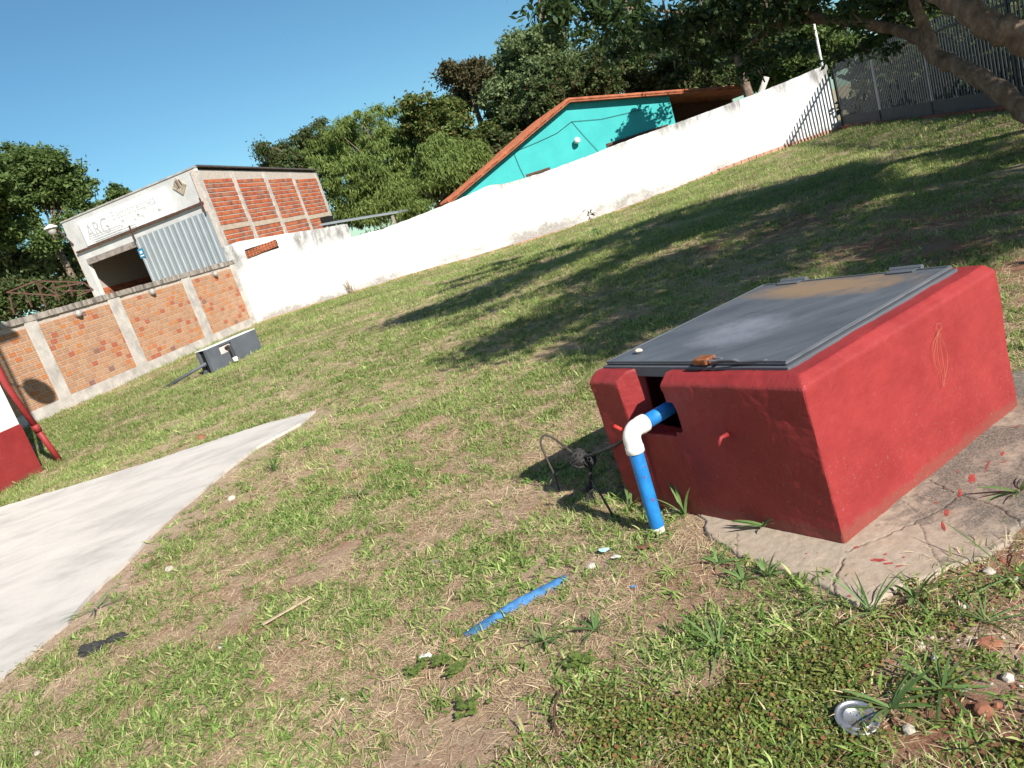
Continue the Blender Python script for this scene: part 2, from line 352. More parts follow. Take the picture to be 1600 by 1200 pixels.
# ================================================================== GROUND
def axis(segs):
    out = []
    for a, b, d in segs: out += list(np.arange(a, b-1e-6, d))
    return np.array(out+[segs[-1][1]])
gx = axis([(-300, -60, 30), (-60, -15, 3), (-15, -4, .3), (-4, 3.2, .035), (3.2, 16, .3), (16, 60, 3), (60, 300, 30)])
gy = axis([(-60, -6, 4), (-6, .6, .4), (.6, 5.2, .035), (5.2, 9, .12), (9, 34, .35), (34, 90, 4), (90, 900, 45)])
X, Y = np.meshgrid(gx, gy); Z = ground(X, Y)
near = (X > -4.2) & (X < 3.4) & (Y > .5) & (Y < 5.4)
fade = sstep(X, -4, -3.4)*(1-sstep(X, 2.6, 3.2))*sstep(Y, .6, 1)*(1-sstep(Y, 4.6, 5.2))
Z = Z+fade*(.022*(fbm(X*5, Y*5, 4)-.5)+.012*(fbm(X*22, Y*22, 3)-.5))*near
nx, ny = len(gx), len(gy)
idx = np.arange(nx*ny).reshape(ny, nx)
FC = np.stack([idx[:-1, :-1], idx[:-1, 1:], idx[1:, 1:], idx[1:, :-1]], -1).reshape(-1, 4)
o = mk('ground', np.stack([X, Y, Z], -1).reshape(-1, 3), FC, M_SOIL, smooth=True); o['kind'] = 'structure'; GROUND = o
RED_PATCH = [(g(1480, 340)[:2], 1.1), (g(1230, 350)[:2], 1.5), (g(1390, 380)[:2], 1.0), (g(1560, 320)[:2], 1.3), (g(1100, 390)[:2], .7), (g(1580, 420)[:2], .6), (g(1500, 390)[:2], .7)]

# concrete slab (path) at left
slab = [g(492, 645)[:2], g(470, 664)[:2], g(400, 702)[:2], g(352, 738)[:2], g(310, 776)[:2], g(255, 822)[:2], g(200, 880)[:2], g(150, 925)[:2], g(105, 978)[:2], g(40, 1032)[:2], g(0, 1066)[:2], np.array([-2.95, 2.6]), np.array([-3.05, 1.0]), np.array([-9.5, 1.0]), np.array([-9.5, 7.9]), g(0, 795)[:2], g(130, 757)[:2], g(250, 719)[:2], g(330, 692)[:2], g(420, 663)[:2]]
pts = []
for i in range(len(slab)):
    a, b = slab[i], slab[(i+1) % len(slab)]; n = max(1, int(np.linalg.norm(b-a)/.09))
    for q in range(n):
        p = a+(b-a)*q/n; j = (fbm(p[0]*6, p[1]*6, 3)-.5)*.05; pts.append(p+np.array([j, j]))
SLABP = pts; n = len(pts)
Vs = [(p[0], p[1], .02) for p in pts]+[(p[0]+.0, p[1], -.08) for p in pts]
o = mk('path', Vs, [tuple(range(n))[::-1]]+[(i, (i+1) % n, (i+1) % n+n, i+n) for i in range(n)], M_SLAB); o['kind'] = 'structure'
bm = bmesh.new(); bm.from_mesh(o.data); bmesh.ops.recalc_face_normals(bm, faces=bm.faces); bm.to_mesh(o.data); bm.free()

# ================================================================== RED BOX + PAD
C0 = np.array([.905, 2.385]); UU = np.array([-.535, .845]); VV = np.array([.874, .486])
def L(a, b, z): return np.array([*(C0+VV*a+UU*b), z])
padpoly = [g(1092, 800)[:2], g(1100, 838)[:2], g(1150, 872)[:2], g(1215, 893)[:2], g(1270, 918)[:2], g(1335, 952)[:2], g(1372, 950)[:2], g(1410, 925)[:2], g(1462, 906)[:2], g(1500, 890)[:2], g(1560, 868)[:2], g(1600, 835)[:2], np.array([1.75, 2.38]), np.array([2.30, 2.72]), np.array([2.45, 3.1]), np.array([2.1, 3.6]), np.array([1.2, 3.3]), L(.1, .9, 0)[:2], L(-.06, .80, 0)[:2]]
pp = []
for i in range(len(padpoly)):
    a, b = padpoly[i], padpoly[(i+1) % len(padpoly)]; n = max(1, int(np.linalg.norm(b-a)/.02))
    for q in range(n):
        p = a+(b-a)*q/n; j = (fbm(p[0]*18, p[1]*18, 3)-.5)*.03; pp.append(p+np.array([j, -j]))
PADP = pp
cracks = [[(1315, 862), (1308, 885), (1300, 900), (1303, 925), (1297, 945)], [(1320, 852), (1370, 832), (1432, 803), (1470, 785), (1492, 767)], [(1450, 740), (1480, 755), (1530, 772), (1560, 783), (1600, 810)], [(1430, 805), (1445, 830), (1460, 860), (1480, 885)],
          [(1150, 822), (1148, 845), (1146, 870)], [(1405, 770), (1425, 785), (1445, 795)], [(1480, 925), (1510, 895), (1530, 880)]]
cw = [.0026, .0016, .0022, .0008, .0009, .0007, .0018]
res = .0045
ax_ = np.arange(.3, 2.6, res); ay_ = np.arange(1.9, 3.75, res); PX, PY = np.meshgrid(ax_, ay_)
ins = inpoly(PX, PY, PADP)
WX = PX+(fbm(PX*40, PY*40, 2)-.5)*.02; WY = PY+(fbm(PX*40+9, PY*40, 2)-.5)*.02
edge = segdist(PX, PY, [tuple(p) for p in PADP]+[tuple(PADP[0])])
PZ = .015+.006*(fbm(PX*6, PY*6, 3)-.5)+.003*(fbm(PX*40, PY*40, 3)-.5)-.03*(1-sstep(edge, 0, .02))**2
CKA = np.zeros(PX.shape)
for cr, w_ in zip(cracks, cw):
    d = segdist(WX, WY, [tuple(g(*q, .04)[:2]) for q in cr]); kk_ = 1-sstep(d, w_*.3, w_*.9+.0022); CKA = np.maximum(CKA, kk_*min(1, .45+w_*250)); PZ = PZ-(.002+1.5*w_)*kk_
idx = np.arange(PX.size).reshape(PX.shape)
q = np.stack([idx[:-1, :-1], idx[:-1, 1:], idx[1:, 1:], idx[1:, :-1]], -1)
keep = ins[:-1, :-1] & ins[1:, 1:] & ins[:-1, 1:] & ins[1:, :-1]
q = q[keep]; used = np.unique(q); rm = np.zeros(PX.size, int); rm[used] = np.arange(len(used))
pad = mk('pavement', np.stack([PX, PY, PZ], -1).reshape(-1, 3)[used], rm[q], M_PAD, smooth=True); pad['kind'] = 'structure'; at_ = pad.data.attributes.new('crack', 'FLOAT', 'POINT'); at_.data.foreach_set('value', CKA.ravel()[used].astype(np.float32)); at_ = pad.data.attributes.new('rim', 'FLOAT', 'POINT'); at_.data.foreach_set('value', (1-sstep(edge, 0, .10)).ravel()[used].astype(np.float32))
bpy.context.view_layer.update()
def padz(x, y): j = int(round((x-.3)/res)); i = int(round((y-1.9)/res)); return float(PZ[min(max(i, 0), PZ.shape[0]-1), min(max(j, 0), PZ.shape[1]-1)])
M_SPL = simple('dried_paint', (.36, .06, .05), .7, .25, 40, .1)
def splash(px, py, rx, ry, rot, z=.0505):
    c = g(px, py, .016); k_ = 20; V = []
    for i in range(k_):
        a = 2*math.pi*i/k_; r = random.uniform(.6, 1.25); x, y = rx*r*math.cos(a), ry*r*math.sin(a)
        X_, Y_ = c[0]+x*math.cos(rot)-y*math.sin(rot), c[1]+x*math.sin(rot)+y*math.cos(rot); V.append((X_, Y_, padz(X_, Y_)+.0012))
    V.append((c[0], c[1], padz(c[0], c[1])+.0014))
    return mk('paint_splash', V, [(i, (i+1) % k_, k_) for i in range(k_)], M_SPL, pad)
for a in [(1338, 855, .011, .009, 0), (1372, 875, .024, .012, -.6), (1388, 880, .016, .006, -.3), (1405, 884, .014, .003, -.2), (1260, 865, .004, .004, 0), (1257, 873, .003, .003, 0), (1277, 864, .003, .003, 0), (1383, 866, .007, .005, 0), (1412, 870, .005, .004, 0), (1327, 932, .006, .005, 0),
          (1519, 747, .035, .012, .9), (1500, 770, .03, .007, .9), (1480, 800, .028, .008, 1.0), (1474, 822, .035, .005, 1.1), (1543, 728, .05, .003, .8), (1567, 708, .02, .006, .8), (1568, 722, .008, .005, 0), (1588, 667, .01, .006, 0), (1434, 772, .006, .005, 0), (1463, 785, .007, .006, 0), (1398, 775, .008, .005, 0), (1379, 802, .003, .003, 0), (1497, 737, .006, .004, 0)]:
    splash(*a)

box = thing('meter_box', (*C0, .03), 'low red painted masonry box with grey metal lid standing on the cracked concrete pad', 'utility box')
EX, EY, EZ = np.array([*VV, 0]), np.array([*UU, 0]), np.array([0, 0, 1.])
def lbox(mb, a0, a1, b0, b1, z0, z1): return mb.box(L((a0+a1)/2, (b0+b1)/2, (z0+z1)/2), EX, EY, EZ, (a1-a0)/2, (b1-b0)/2, (z1-z0)/2)
A1, B1, ZT = 1.27, 1.085, .634
ZT = .645
rings = [(.032, .0, -.05, .006), (.0, .0, .606, .0), (.006, .004, .617, .003), (.042, .036, ZT, .012)]
V = []
for a_, b_, z_, e_ in rings: V += [L(a_, b_, z_), L(A1-e_, b_, z_), L(A1-e_, B1-e_, z_), L(a_, B1-e_, z_)]
m = MB(); m.add(V, [(0, 3, 2, 1), (12, 13, 14, 15)]+[(4*i_+k_, 4*i_+(k_+1) % 4, 4*i_+4+(k_+1) % 4, 4*i_+4+k_) for i_ in range(3) for k_ in range(4)])
solid = m.build('solid', M_RED)
cutters = []
for q in ((.11, A1-.12, .13, B1-.06, .05, 1), (-.2, .030, .642, .86, -.2, .37), (-.2, .13, .61, .70, .40, .53)):
    m = MB(); lbox(m, *q); co = m.build('cutter', M_RED); cutters.append(co); mo = solid.modifiers.new('cut', 'BOOLEAN'); mo.operation = 'DIFFERENCE'; mo.object = co; mo.solver = 'EXACT'
pg_ = [(-.2, .65), (-.2, 1.02), (0, .905), (.13, .825), (.13, .65)]
m = MB(); m.add([L(a_, b_, .37+.02*(i_ % 2)) for i_, (a_, b_) in enumerate(pg_)]+[L(a_, b_, 1) for a_, b_ in pg_], [(4, 3, 2, 1, 0), (5, 6, 7, 8, 9)]+[(i_, (i_+1) % 5, (i_+1) % 5+5, i_+5) for i_ in range(5)])
co = m.build('cutter', M_RED); bm = bmesh.new(); bm.from_mesh(co.data); bmesh.ops.triangulate(bm, faces=bm.faces); bmesh.ops.recalc_face_normals(bm, faces=bm.faces); bm.to_mesh(co.data); bm.free()
cutters.append(co); mo = solid.modifiers.new('cut', 'BOOLEAN'); mo.operation = 'DIFFERENCE'; mo.object = co; mo.solver = 'EXACT'
bpy.context.view_layer.update()
me = bpy.data.meshes.new_from_object(solid.evaluated_get(bpy.context.evaluated_depsgraph_get()))
for o_ in cutters+[solid]: bpy.data.objects.remove(o_)
me.transform(Matrix.Translation(-Vector(base_of(box)))); me.name = 'body'
if not me.materials: me.materials.append(M_RED)
body = bpy.data.objects.new('body', me); COL.objects.link(body); body.parent = box
for md, kw in (('REMESH', dict(mode='VOXEL', voxel_size=.0075)), ('SMOOTH', dict(factor=.5, iterations=1))):
    mo = body.modifiers.new(md.lower(), md)
    for kk, vv in kw.items(): setattr(mo, kk, vv)
for sc_, st_ in ((.20, .012), (.035, .003)):
    tx = bpy.data.textures.new('lumps', 'CLOUDS'); tx.noise_scale = sc_; tx.noise_depth = 2
    mo = body.modifiers.new('lumps', 'DISPLACE'); mo.texture = tx; mo.strength = st_; mo.mid_level = .5; mo.texture_coords = 'GLOBAL'
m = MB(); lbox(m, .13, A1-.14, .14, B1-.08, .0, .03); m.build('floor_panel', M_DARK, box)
# frame and lid
m = MB(); ZL = .656
for a0, a1, b0, b1 in ((.078, .105, .105, 1.055), (1.165, 1.192, .105, 1.055), (.105, 1.165, .105, .13), (.105, 1.165, 1.03, 1.055)): lbox(m, a0, a1, b0, b1, .612, ZL)
m.build('lid_frame', M_GREYM if False else M_GBOX, box, bevel=.002)
lid = MB(); lbox(lid, .092, 1.18, .118, 1.045, ZL+.003, ZL+.014)
lo = lid.build('lid', M_LID, box, bevel=.004, loc=L(.636, .58, ZL)); lo.rotation_euler = (0, 0, 0)
# rotate lid's own axes so its material follows the sheet
ang = math.atan2(VV[1], VV[0]); R = Matrix.Rotation(-ang, 4, 'Z'); lo.data.transform(R); lo.rotation_euler = (0, 0, ang)
m = MB()
for b0, b1, a0, a1 in ((.118, .128, .092, 1.18), (1.035, 1.045, .092, 1.18)): lbox(m, a0, a1, b0, b1, ZL+.0145, ZL+.019)
for a0, a1 in ((.092, .102), (1.17, 1.18)): lbox(m, a0, a1, .129, 1.034, ZL+.0145, ZL+.019)
m.build('lid_lip', M_GBOX, box, bevel=.0015)
for b in (.32, .88):
    m = MB(); p0 = L(1.20, b-.07, ZL+.016); p1 = L(1.20, b+.07, ZL+.016); m.tube([p0, p1], .015, 12)
    lbox(m, 1.14, 1.20, b-.06, b+.06, ZL+.016, ZL+.020); m.build('hinge', M_GBOX, box)
# hasp: a small steel loop at the lid's front edge
m = MB(); m.tube(spline([L(.072, .43, ZL+.012), L(.066, .39, ZL+.03), L(.075, .33, ZL+.03), L(.09, .30, ZL+.018), L(.10, .2, ZL+.018)], 6), .006, 8); m.build('hasp', M_GBOX, box, True)
lk = thing('padlock', L(.075, .46, ZL), 'rusty brown padlock hooked on the front edge of the grey lid', 'padlock')
m = MB(); lbox(m, .05, .11, .435, .50, ZL+.016, ZL+.04); m.build('lock_body', M_RUST, lk, bevel=.005)
m = MB(); m.tube(spline([L(.065, .44, ZL+.03), L(.064, .395, ZL+.032), L(.075, .385, ZL+.032), L(.092, .395, ZL+.032), L(.095, .44, ZL+.03)], 6), .005, 8); m.build('shackle', M_STEEL, lk, True)
m = MB(); pn = L(-.0, .37, .415); m.tube([pn, pn-EX*.035+EZ*.003, pn-EX*.055-EZ*.02], [.010, .008, .006], 10); m.build('stub', M_RED, box, True)
# scratched figure on the right face
m = MB(); fa = lambda a, z: L(a, -.0145, z)
Rf = (lambda x, y: onplane(x, y, L(0, -.012, 0), L(1, -.012, 0)))
def scr(pts): m.tube(spline([Rf(*q)-np.array([UU[0], UU[1], 0])*(.0015) for q in pts], 5), .00055, 5)
scr([(1466, 517), (1462, 512), (1464, 506), (1470, 506), (1471, 512), (1466, 517)])
scr([(1466, 517), (1461, 540), (1459, 560), (1463, 575), (1468, 585)]); scr([(1466, 517), (1464, 540), (1466, 562), (1470, 580), (1474, 603)])
scr([(1466, 517), (1474, 535), (1480, 555), (1479, 575), (1476, 590), (1474, 605)]); scr([(1467, 517), (1470, 545), (1474, 570), (1476, 590)]); scr([(1466, 518), (1458, 536), (1457, 552), (1461, 566)])
SCRATCH = m
m.build('scratch_mark', simple('scratched_plaster', (.42, .20, .10), .9, .2), box)
pb = thing('pebble', g(998, 550, ZL+.02), 'small pale pebble lying on the left front corner of the grey lid', 'stone')
def rock(name, c, r, mat, parent=None, sq=.6, seed=0):
    bm = bmesh.new(); bmesh.ops.create_icosphere(bm, subdivisions=2, radius=1); rr = random.Random(seed+int(abs(c[0])*999)); sx, sy = rr.uniform(.7, 1.3), rr.uniform(.7, 1.2); an = rr.uniform(0, 6)
    V = []
    for v in bm.verts:
        f = 1+rr.uniform(-.16, .16); x, y, z_ = v.co.x*sx*f, v.co.y*sy*f, v.co.z*sq*f
        V.append((c[0]+r*(x*math.cos(an)-y*math.sin(an)), c[1]+r*(x*math.sin(an)+y*math.cos(an)), c[2]+r*z_))
    Fc = [tuple(v.index for v in f.verts) for f in bm.faces]; bm.free()
    return mk(name, V, Fc, mat, parent)
rock('stone', g(998, 550, ZL+.02)+np.array([0, 0, .006]), .017, M_STONE, pb)

# ------------------------------------------------ blue pipe with elbow
pb_ = g(1030, 833)[:2]; pipe = thing('water_pipe', (*pb_, 0), 'upright blue plastic pipe with white elbow entering the notch of the red box', 'pipe')
top = np.array([*pb_, .455]); inn = np.array([*(pb_+VV*.30+UU*.01), .475])
m = MB(); m.tube([(*pb_, .035), (*pb_, .42)], .0305, 28); m.build('riser', M_BLUE, pipe, True, .001)
m = MB(); m.tube([(*pb_, -.03), (*pb_, .05)], .027, 24); m.build('coupling', M_PVC, pipe, True)
bz_, br2 = .425, .040
el = [np.array([*pb_, .372]), np.array([*pb_, .374]), np.array([*pb_, .398]), np.array([*pb_, .402]), np.array([*pb_, bz_])]+[np.array([*(pb_+VV*(br2*(1-math.cos(t)))), bz_+br2*math.sin(t)]) for t in np.linspace(.2, math.pi/2, 9)]
el += [el[-1]+np.array([*VV*x_, 0]) for x_ in (.012, .016, .045, .047)]
ra = [.036, .0385, .0385, .0365, .0365]+[.0365]*9+[.0365, .0385, .0385, .036]
m = MB(); m.tube(el, ra, 32); m.build('elbow', M_PVC, pipe, True)
m = MB(); m.tube([el[-2], el[-1]+np.array([*VV*.28, .006])], .0305, 28); m.build('inlet', M_BLUE, pipe, True)
m = MB(); m.tube([top+np.array([-.028, .012, .022]), top+np.array([-.052, .022, .045])], .008, 8); m.build('plug', simple('red_plastic', (.6, .04, .03), .5), pipe, True)
m = MB()
for zz_, an in ((.27, -1.5), (.16, -1.2), (.31, -1.0), (.17, -1.35)):
    c = np.array([pb_[0]+.0308*math.cos(an), pb_[1]+.0308*math.sin(an), zz_]); m.lathe(c, [(.004, 0), (.004, .0008)], 8, (math.cos(an), math.sin(an), 0)); m.build('paint_drip', M_RED, pipe); m = MB()


# lying blue pipe in the grass
a, b = g(728, 995), g(884, 905); lp = thing('buried_pipe', ((a+b)/2*[1, 1, 0]), 'blue plastic pipe lying half buried in the grass in front of the red box', 'pipe')
m = MB(); m.tube([a+[0, 0, -.008], (a*.5+b*.5)+[0, 0, .008], b+[0, 0, -.004]], .023, 20); m.build('tube', M_BLUED, lp, True)
c = g(993, 922); f_ = props(mk('plastic_shard', [c+[-.012, 0, .012], c+[.014, .004, .014], c+[.010, .012, .010], c+[-.009, .010, .018]], [(0, 1, 2, 3)], M_BLUE), 'tiny blue plastic shard on red soil right of the buried pipe', 'shard')

# ------------------------------------------------ cable loop with rag knots
hz = thing('cable_loop', (*g(875, 762)[:2], 0), 'stiff grey cable bent into an arch in the grass left of the upright blue pipe', 'cable')
kn = cast(905, 716, np.hypot(*g(905, 785)[:2])); e0 = g(874, 768); rp = g(960, 806)
D1 = np.hypot(*e0[:2])
arch = spline([e0-[0, 0, .02], cast(866, 742, D1), cast(852, 712, D1), cast(845, 692, D1), cast(849, 681, D1), cast(860, 682, D1-.02), cast(880, 696, D1-.08), kn], 6)
m = MB(); m.tube(arch, .0055, 10); m.build('arch', M_HOSE, hz, True)
m = MB(); m.tube([cast(925, 750, np.hypot(*rp[:2])+.04), rp-[0, 0, .02]], .0055, 8); m.build('rod', M_HOSE, hz, True)
m = MB(); m.tube(spline([kn, cast(940, 705, 3.35), cast(975, 688, 3.25), L(.02, .80, .42)], 6), .008, 8); m.build('lead', M_BLACK, hz, True)
rg = thing('rope_rag', kn*[1, 1, 0], 'black frayed rope knotted round the cable arch, tassel hanging to the grass', 'rope')
def knot(name, c, r, n_, seed):
    rr = random.Random(seed); m = MB()
    for i in range(n_):
        ax = Vector((rr.uniform(-1, 1), rr.uniform(-1, 1), rr.uniform(-1, 1))).normalized(); t = ax.orthogonal().normalized(); s_ = ax.cross(t); R_ = r*rr.uniform(.75, 1.05); cc = np.array(c)+np.array(ax)*r*rr.uniform(-.4, .4)
        m.tube([cc+np.array(t)*R_*math.cos(q)+np.array(s_)*R_*math.sin(q) for q in np.linspace(0, 5.9, 16)], r*.17, 6)
    m.build(name, M_BLACK, rg, True)
knot('knot', kn, .042, 18, 1); knot('knot', kn+np.array([.04, -.01, -.018]), .032, 14, 2)
e = cast(921, 765, np.linalg.norm(kn[:2])); e2 = cast(928, 800, np.linalg.norm(kn[:2])-.1)
m = MB(); m.tube(spline([kn+[.04, 0, -.03], (kn+e)/2+[.03, 0, 0], e], 6), .010, 8); m.build('cord', M_BLACK, rg, True); knot('knot', e, .02, 10, 3)
m = MB()
for i in range(60):
    d = np.array([random.gauss(0, 1), random.gauss(0, 1), 0])*.013; m.tube([e+d*.3, e*.5+e2*.5+d, e2+d*1.5+[0, 0, random.uniform(-.02, .01)]], [.003, .0028, .0012], 4)
m.build('tassel', M_BLACK, rg, True)

# ------------------------------------------------ litter
def scrap(name, px, py, s, mat, label, cat, z=.02, n_=7, seed=1):
    rr = random.Random(seed); c = g(px, py, z); V = []
    for j in range(5):
        for i in range(5):
            V.append(c+np.array([(i-2)/2*s*rr.uniform(.75, 1.1), (j-2)/2*s*.7*rr.uniform(.75, 1.1), rr.uniform(-.3, .35)*s]))
    Fc = [(j*5+i, j*5+i+1, j*5+i+6, j*5+i+5) for j in range(4) for i in range(4) if not ((i, j) in ((0, 0), (3, 3)) and rr.random() < .8)]
    o = mk(name, V, Fc, mat, None, True); mo = o.modifiers.new('s', 'SOLIDIFY'); mo.thickness = .0015; mo = o.modifiers.new('u', 'SUBSURF'); mo.levels = 1; mo.render_levels = 2
    return props(o, label, cat)
scrap('plastic_scrap', 944, 858, .024, simple('pale_blue_plastic', (.42, .66, .72), .5), 'crumpled pale blue plastic scrap in the grass near the foot of the blue pipe', 'litter', .03)
scrap('paper_scrap', 962, 869, .022, simple('dirty_paper', (.62, .60, .52), .8), 'dirty off-white paper scrap right below the pale blue scrap', 'litter', .02, seed=4)
scrap('paper_scrap', 665, 1024, .026, M_WHITEP, 'torn white paper scrap among clover leaves below the buried blue pipe', 'litter', .02, seed=5)
scrap('dry_leaf', 1006, 855, .026, simple('brown_leaf', (.20, .09, .055), .6), 'curled brown dry leaf on the grass beside the pipe foot', 'leaf', .02, seed=6)
scrap('dry_leaf', 680, 877, .018, simple('grey_leaf', (.25, .20, .18), .8), 'small greyish dry leaf on the grass left of the buried blue pipe', 'leaf', .02, seed=7)
scrap('dry_leaf', 553, 745, .022, simple('brown_leaf2', (.22, .12, .07), .8), 'brown dry leaf on the lawn right of the concrete path tip', 'leaf', .02, seed=17)
def rag(px_, py_, rr0, label, seed):
    bm = bmesh.new(); bmesh.ops.create_icosphere(bm, subdivisions=4, radius=1); c = g(px_, py_, .008); V = []
    for v in bm.verts:
        p = np.array(v.co); f = .55+.9*float(fbm(p[0]*2.2+seed*7+30, p[1]*2.2+p[2]*2+40, 4)); q_ = float(fbm(p[0]*5+seed, p[1]*5+p[2]*4+9, 3)); V.append(c+np.array([p[0]*f*1.25, p[1]*f*.8, p[2]*(.12+.55*q_)*f])*rr0)
    Fc = [tuple(v.index for v in f.verts) for f in bm.faces]; bm.free(); props(mk('black_rag', V, Fc, M_BLACK, None, False), label, 'rag')
rag(143, 1014, .06, 'crumpled black plastic rag lying beside the concrete path, the bigger one', 1)
rag(182, 997, .045, 'small crumpled black rag lying beside the concrete path, right of the bigger one', 2)
scrap('cardboard_scrap', 705, 1003, .03, simple('brown_card', (.34, .16, .085), .9), 'flat reddish brown clod of clay at the lower end of the buried blue pipe', 'clod', .012, seed=10)
m = MB(); a, b = g(410, 976, .02), g(487, 932, .025); m.bar(a, b, .017, .008); props(m.build('wood_stick', M_WOOD, None, False, .002), 'flat pale wooden stick lying on the dry grass', 'stick')
m = MB(); m.tube(spline([g(875, 1080, .03), g(868, 1100, .035), g(866, 1125, .03), g(871, 1150, .02)], 6), [.0035]*19, 8) if False else m.tube(spline([g(878, 1076, .03), g(868, 1098, .035), g(866, 1125, .03), g(871, 1150, .02)], 6), .0035, 8)
props(m.build('dry_twig', M_RUSTB, None, True), 'thin curved dark twig standing in the low creeper at the bottom of the picture', 'twig')
c = g(1339, 1124, .015)
m = MB(); m.lathe(c, [(.049, 0), (.052, .002), (.053, .008), (.050, .011), (.046, .008), (.044, .006), (.034, .006), (.033, .008), (.031, .008), (.030, .005), (.001, .005)], 40, (.10, -.22, .97)); props(m.build('tin_lid', M_STEEL, None, True), 'round dull metal can lid lying in the creeper at the bottom right', 'can lid')
for i, (px_, py_, r_, t_, mt) in enumerate([(1545, 893, .020, 'white stone nearest to the pad edge at right', M_STONE), (1588, 905, .014, 'small white stone at the right beyond the pad edge', M_STONE), (1507, 948, .012, 'pinkish stone lying just below the pad corner grass', M_STONE), (1460, 1028, .012, 'grey stone on the red soil below the pad', M_CONC),
        (1545, 1005, .026, 'dark red clod on bare soil at the lower right', M_SOILR), (1575, 1060, .02, 'pale stone on red soil at the right border', M_STONE), (1535, 1110, .024, 'red clod above the bottom right corner', M_SOILR), (1420, 1140, .013, 'small stone right of the can lid', M_STONE),
        (362, 779, .035, 'pale flat stone beside the concrete path edge', M_STONE), (265, 889, .03, 'pale stone half sunk in the sand along the path', M_STONE), (345, 1010, .018, 'small pinkish stone in dry grass', M_STONE), (58, 1177, .014, 'white pebble in the lower left corner', M_STONE), (30, 1176, .010, 'tiny white pebble left of the other corner pebble', M_STONE), (534, 1093, .010, 'tiny white pebble in the grass at the bottom middle', M_STONE), (315, 684, .07, 'pinkish brick fragment on the lawn behind the path', M_SOILR), (925, 884, .022, 'beige stone in the grass between the two blue pipes', M_STONE)]):
    o = rock('stone', g(px_, py_, .008), r_, mt, None, .55, i); props(o, t_, 'stone')

# ================================================================== BRICK WALL
WA, WB = g(60, 660), g(405, 505); wd = (WB-WA)/np.linalg.norm(WB-WA); wn = np.array([wd[1], -wd[0], 0])   # outward normal to the lawn
def wp(x, y): p = onplane(x, y, WA, WB); return float((p-WA)@wd), float(p[2])
s0, s1 = -5.5, wp(405, 505)[0]+.05
bw = thing('brick_wall', WA+wd*(s0+s1)/2, 'orange brick boundary wall with pale concrete pillars and grey coping', 'wall')
def wbox(mb, sa, sb, za, zb, na, nb): return mb.box(WA+wd*(sa+sb)/2+wn*(na+nb)/2+EZ*(za+zb)/2, wd, wn, EZ, (sb-sa)/2, (nb-na)/2, (zb-za)/2)
m = MB(); wbox(m, s0, s1, -.4, 2.0, -.16, 0); m.build('wall_core', M_MORTAR, bw)
pil = [(wp(33, 500)[0], wp(54, 498)[0]), (wp(166, 467)[0], wp(184, 463)[0]), (wp(282, 437)[0], wp(295, 433)[0]), (s1-.45, s1)]
dd = pil[1][0]-pil[0][0]; pil = [(pil[0][0]-dd, pil[0][1]-dd)]+pil
for a, b in pil:
    m = MB(); wbox(m, a, b, -.3, 2.0, 0.0025, .035); m.build('pillar', M_CONC, bw, bevel=.006)
ZB0 = .26
pan = [(s0, pil[0][0])]+[(pil[i][1], pil[i+1][0]) for i in range(4)]
for a, b in pan:
    m = MB(); wbox(m, a+.003, b-.003, -.35, ZB0, .0025, .045); m.build('plinth', M_CONCD if a < -99 else M_CONC, bw, bevel=.006)
m = MB()
n = 60; st = (s1-s0)/n
for i in range(n): wbox(m, s0+i*st+.004, s0+(i+1)*st-.004, 2.0, 2.125+random.uniform(-.006, .008), -.19, .05+random.uniform(-.005, .008))
m.build('coping', M_COP, bw)
bh, bl, gap = .108, .19, .018
course = [(ZB0+.008+r*(bh+gap)) for r in range(int((2.0-ZB0)/(bh+gap)))]
br = []
for a, b in pan[1:]:
    for r, z0 in enumerate(course):
        x = a+.01-(0 if r % 2 == 0 else bl*.5)
        while x < b-.02:
            xa, xb = max(x, a+.006), min(x+bl, b-.006)
            if xb-xa > .05: br.append((xa, xb, z0))
            x += bl+gap
bmsh = {}
br.sort(key=lambda t: t[0]); cnt = 0; rest = MB(); rng2 = random.Random(3)
angw = math.atan2(wd[1], wd[0])
for xa, xb, z0 in br:
    w_ = round(xb-xa, 2); c = WA+wd*(xa+xb)/2+EZ*(z0+bh/2)+wn*(.001+rng2.uniform(0, .005))
    if cnt < 290 and w_ > .1 and xa > -3.2:
        if w_ not in bmsh:
            t_ = MB(); t_.box((0, 0, 0), (1, 0, 0), (0, 1, 0), (0, 0, 1), w_/2, .007, bh/2); me = bpy.data.meshes.new('brick'); me.from_pydata(t_.V, [], t_.F); me.materials.append(M_BRICK); bmsh[w_] = me
        o = bpy.data.objects.new('brick', bmsh[w_]); COL.objects.link(o); o.parent = bw; o.location = c-np.array(bw.location[:]); o.rotation_euler = (rng2.uniform(-.02, .02), 0, angw); cnt += 1
    else: rest.box(c, wd, wn, EZ, w_/2, .007, bh/2)
ro = rest.build('bricks', M_BRICKI, bw); ro['kind'] = 'stuff'
for i, (px_, py_, t_) in enumerate([(119, 491, 'round grey bulkhead lamp on the brick wall, leftmost of the three'), (235, 457, 'round grey bulkhead lamp on the brick wall, middle of the three'), (333.5, 429, 'round grey bulkhead lamp on the brick wall, next to the white wall')]):
    s_, z_ = wp(px_, py_); c = WA+wd*s_+EZ*z_; L_ = thing('wall_lamp', c, t_, 'wall lamp', 'lamps on the brick wall')
    m = MB(); m.lathe(c+wn*.008, [(.085, 0), (.088, .03), (.08, .035)], 20, wn); m.build('lamp_base', M_CONCD, L_, True)
    m = MB(); m.lathe(c+wn*.045, [(.08, 0), (.082, .03), (.072, .065), (.045, .085), (.01, .092)], 20, wn); m.build('lamp_shade', M_DCL, L_, True)

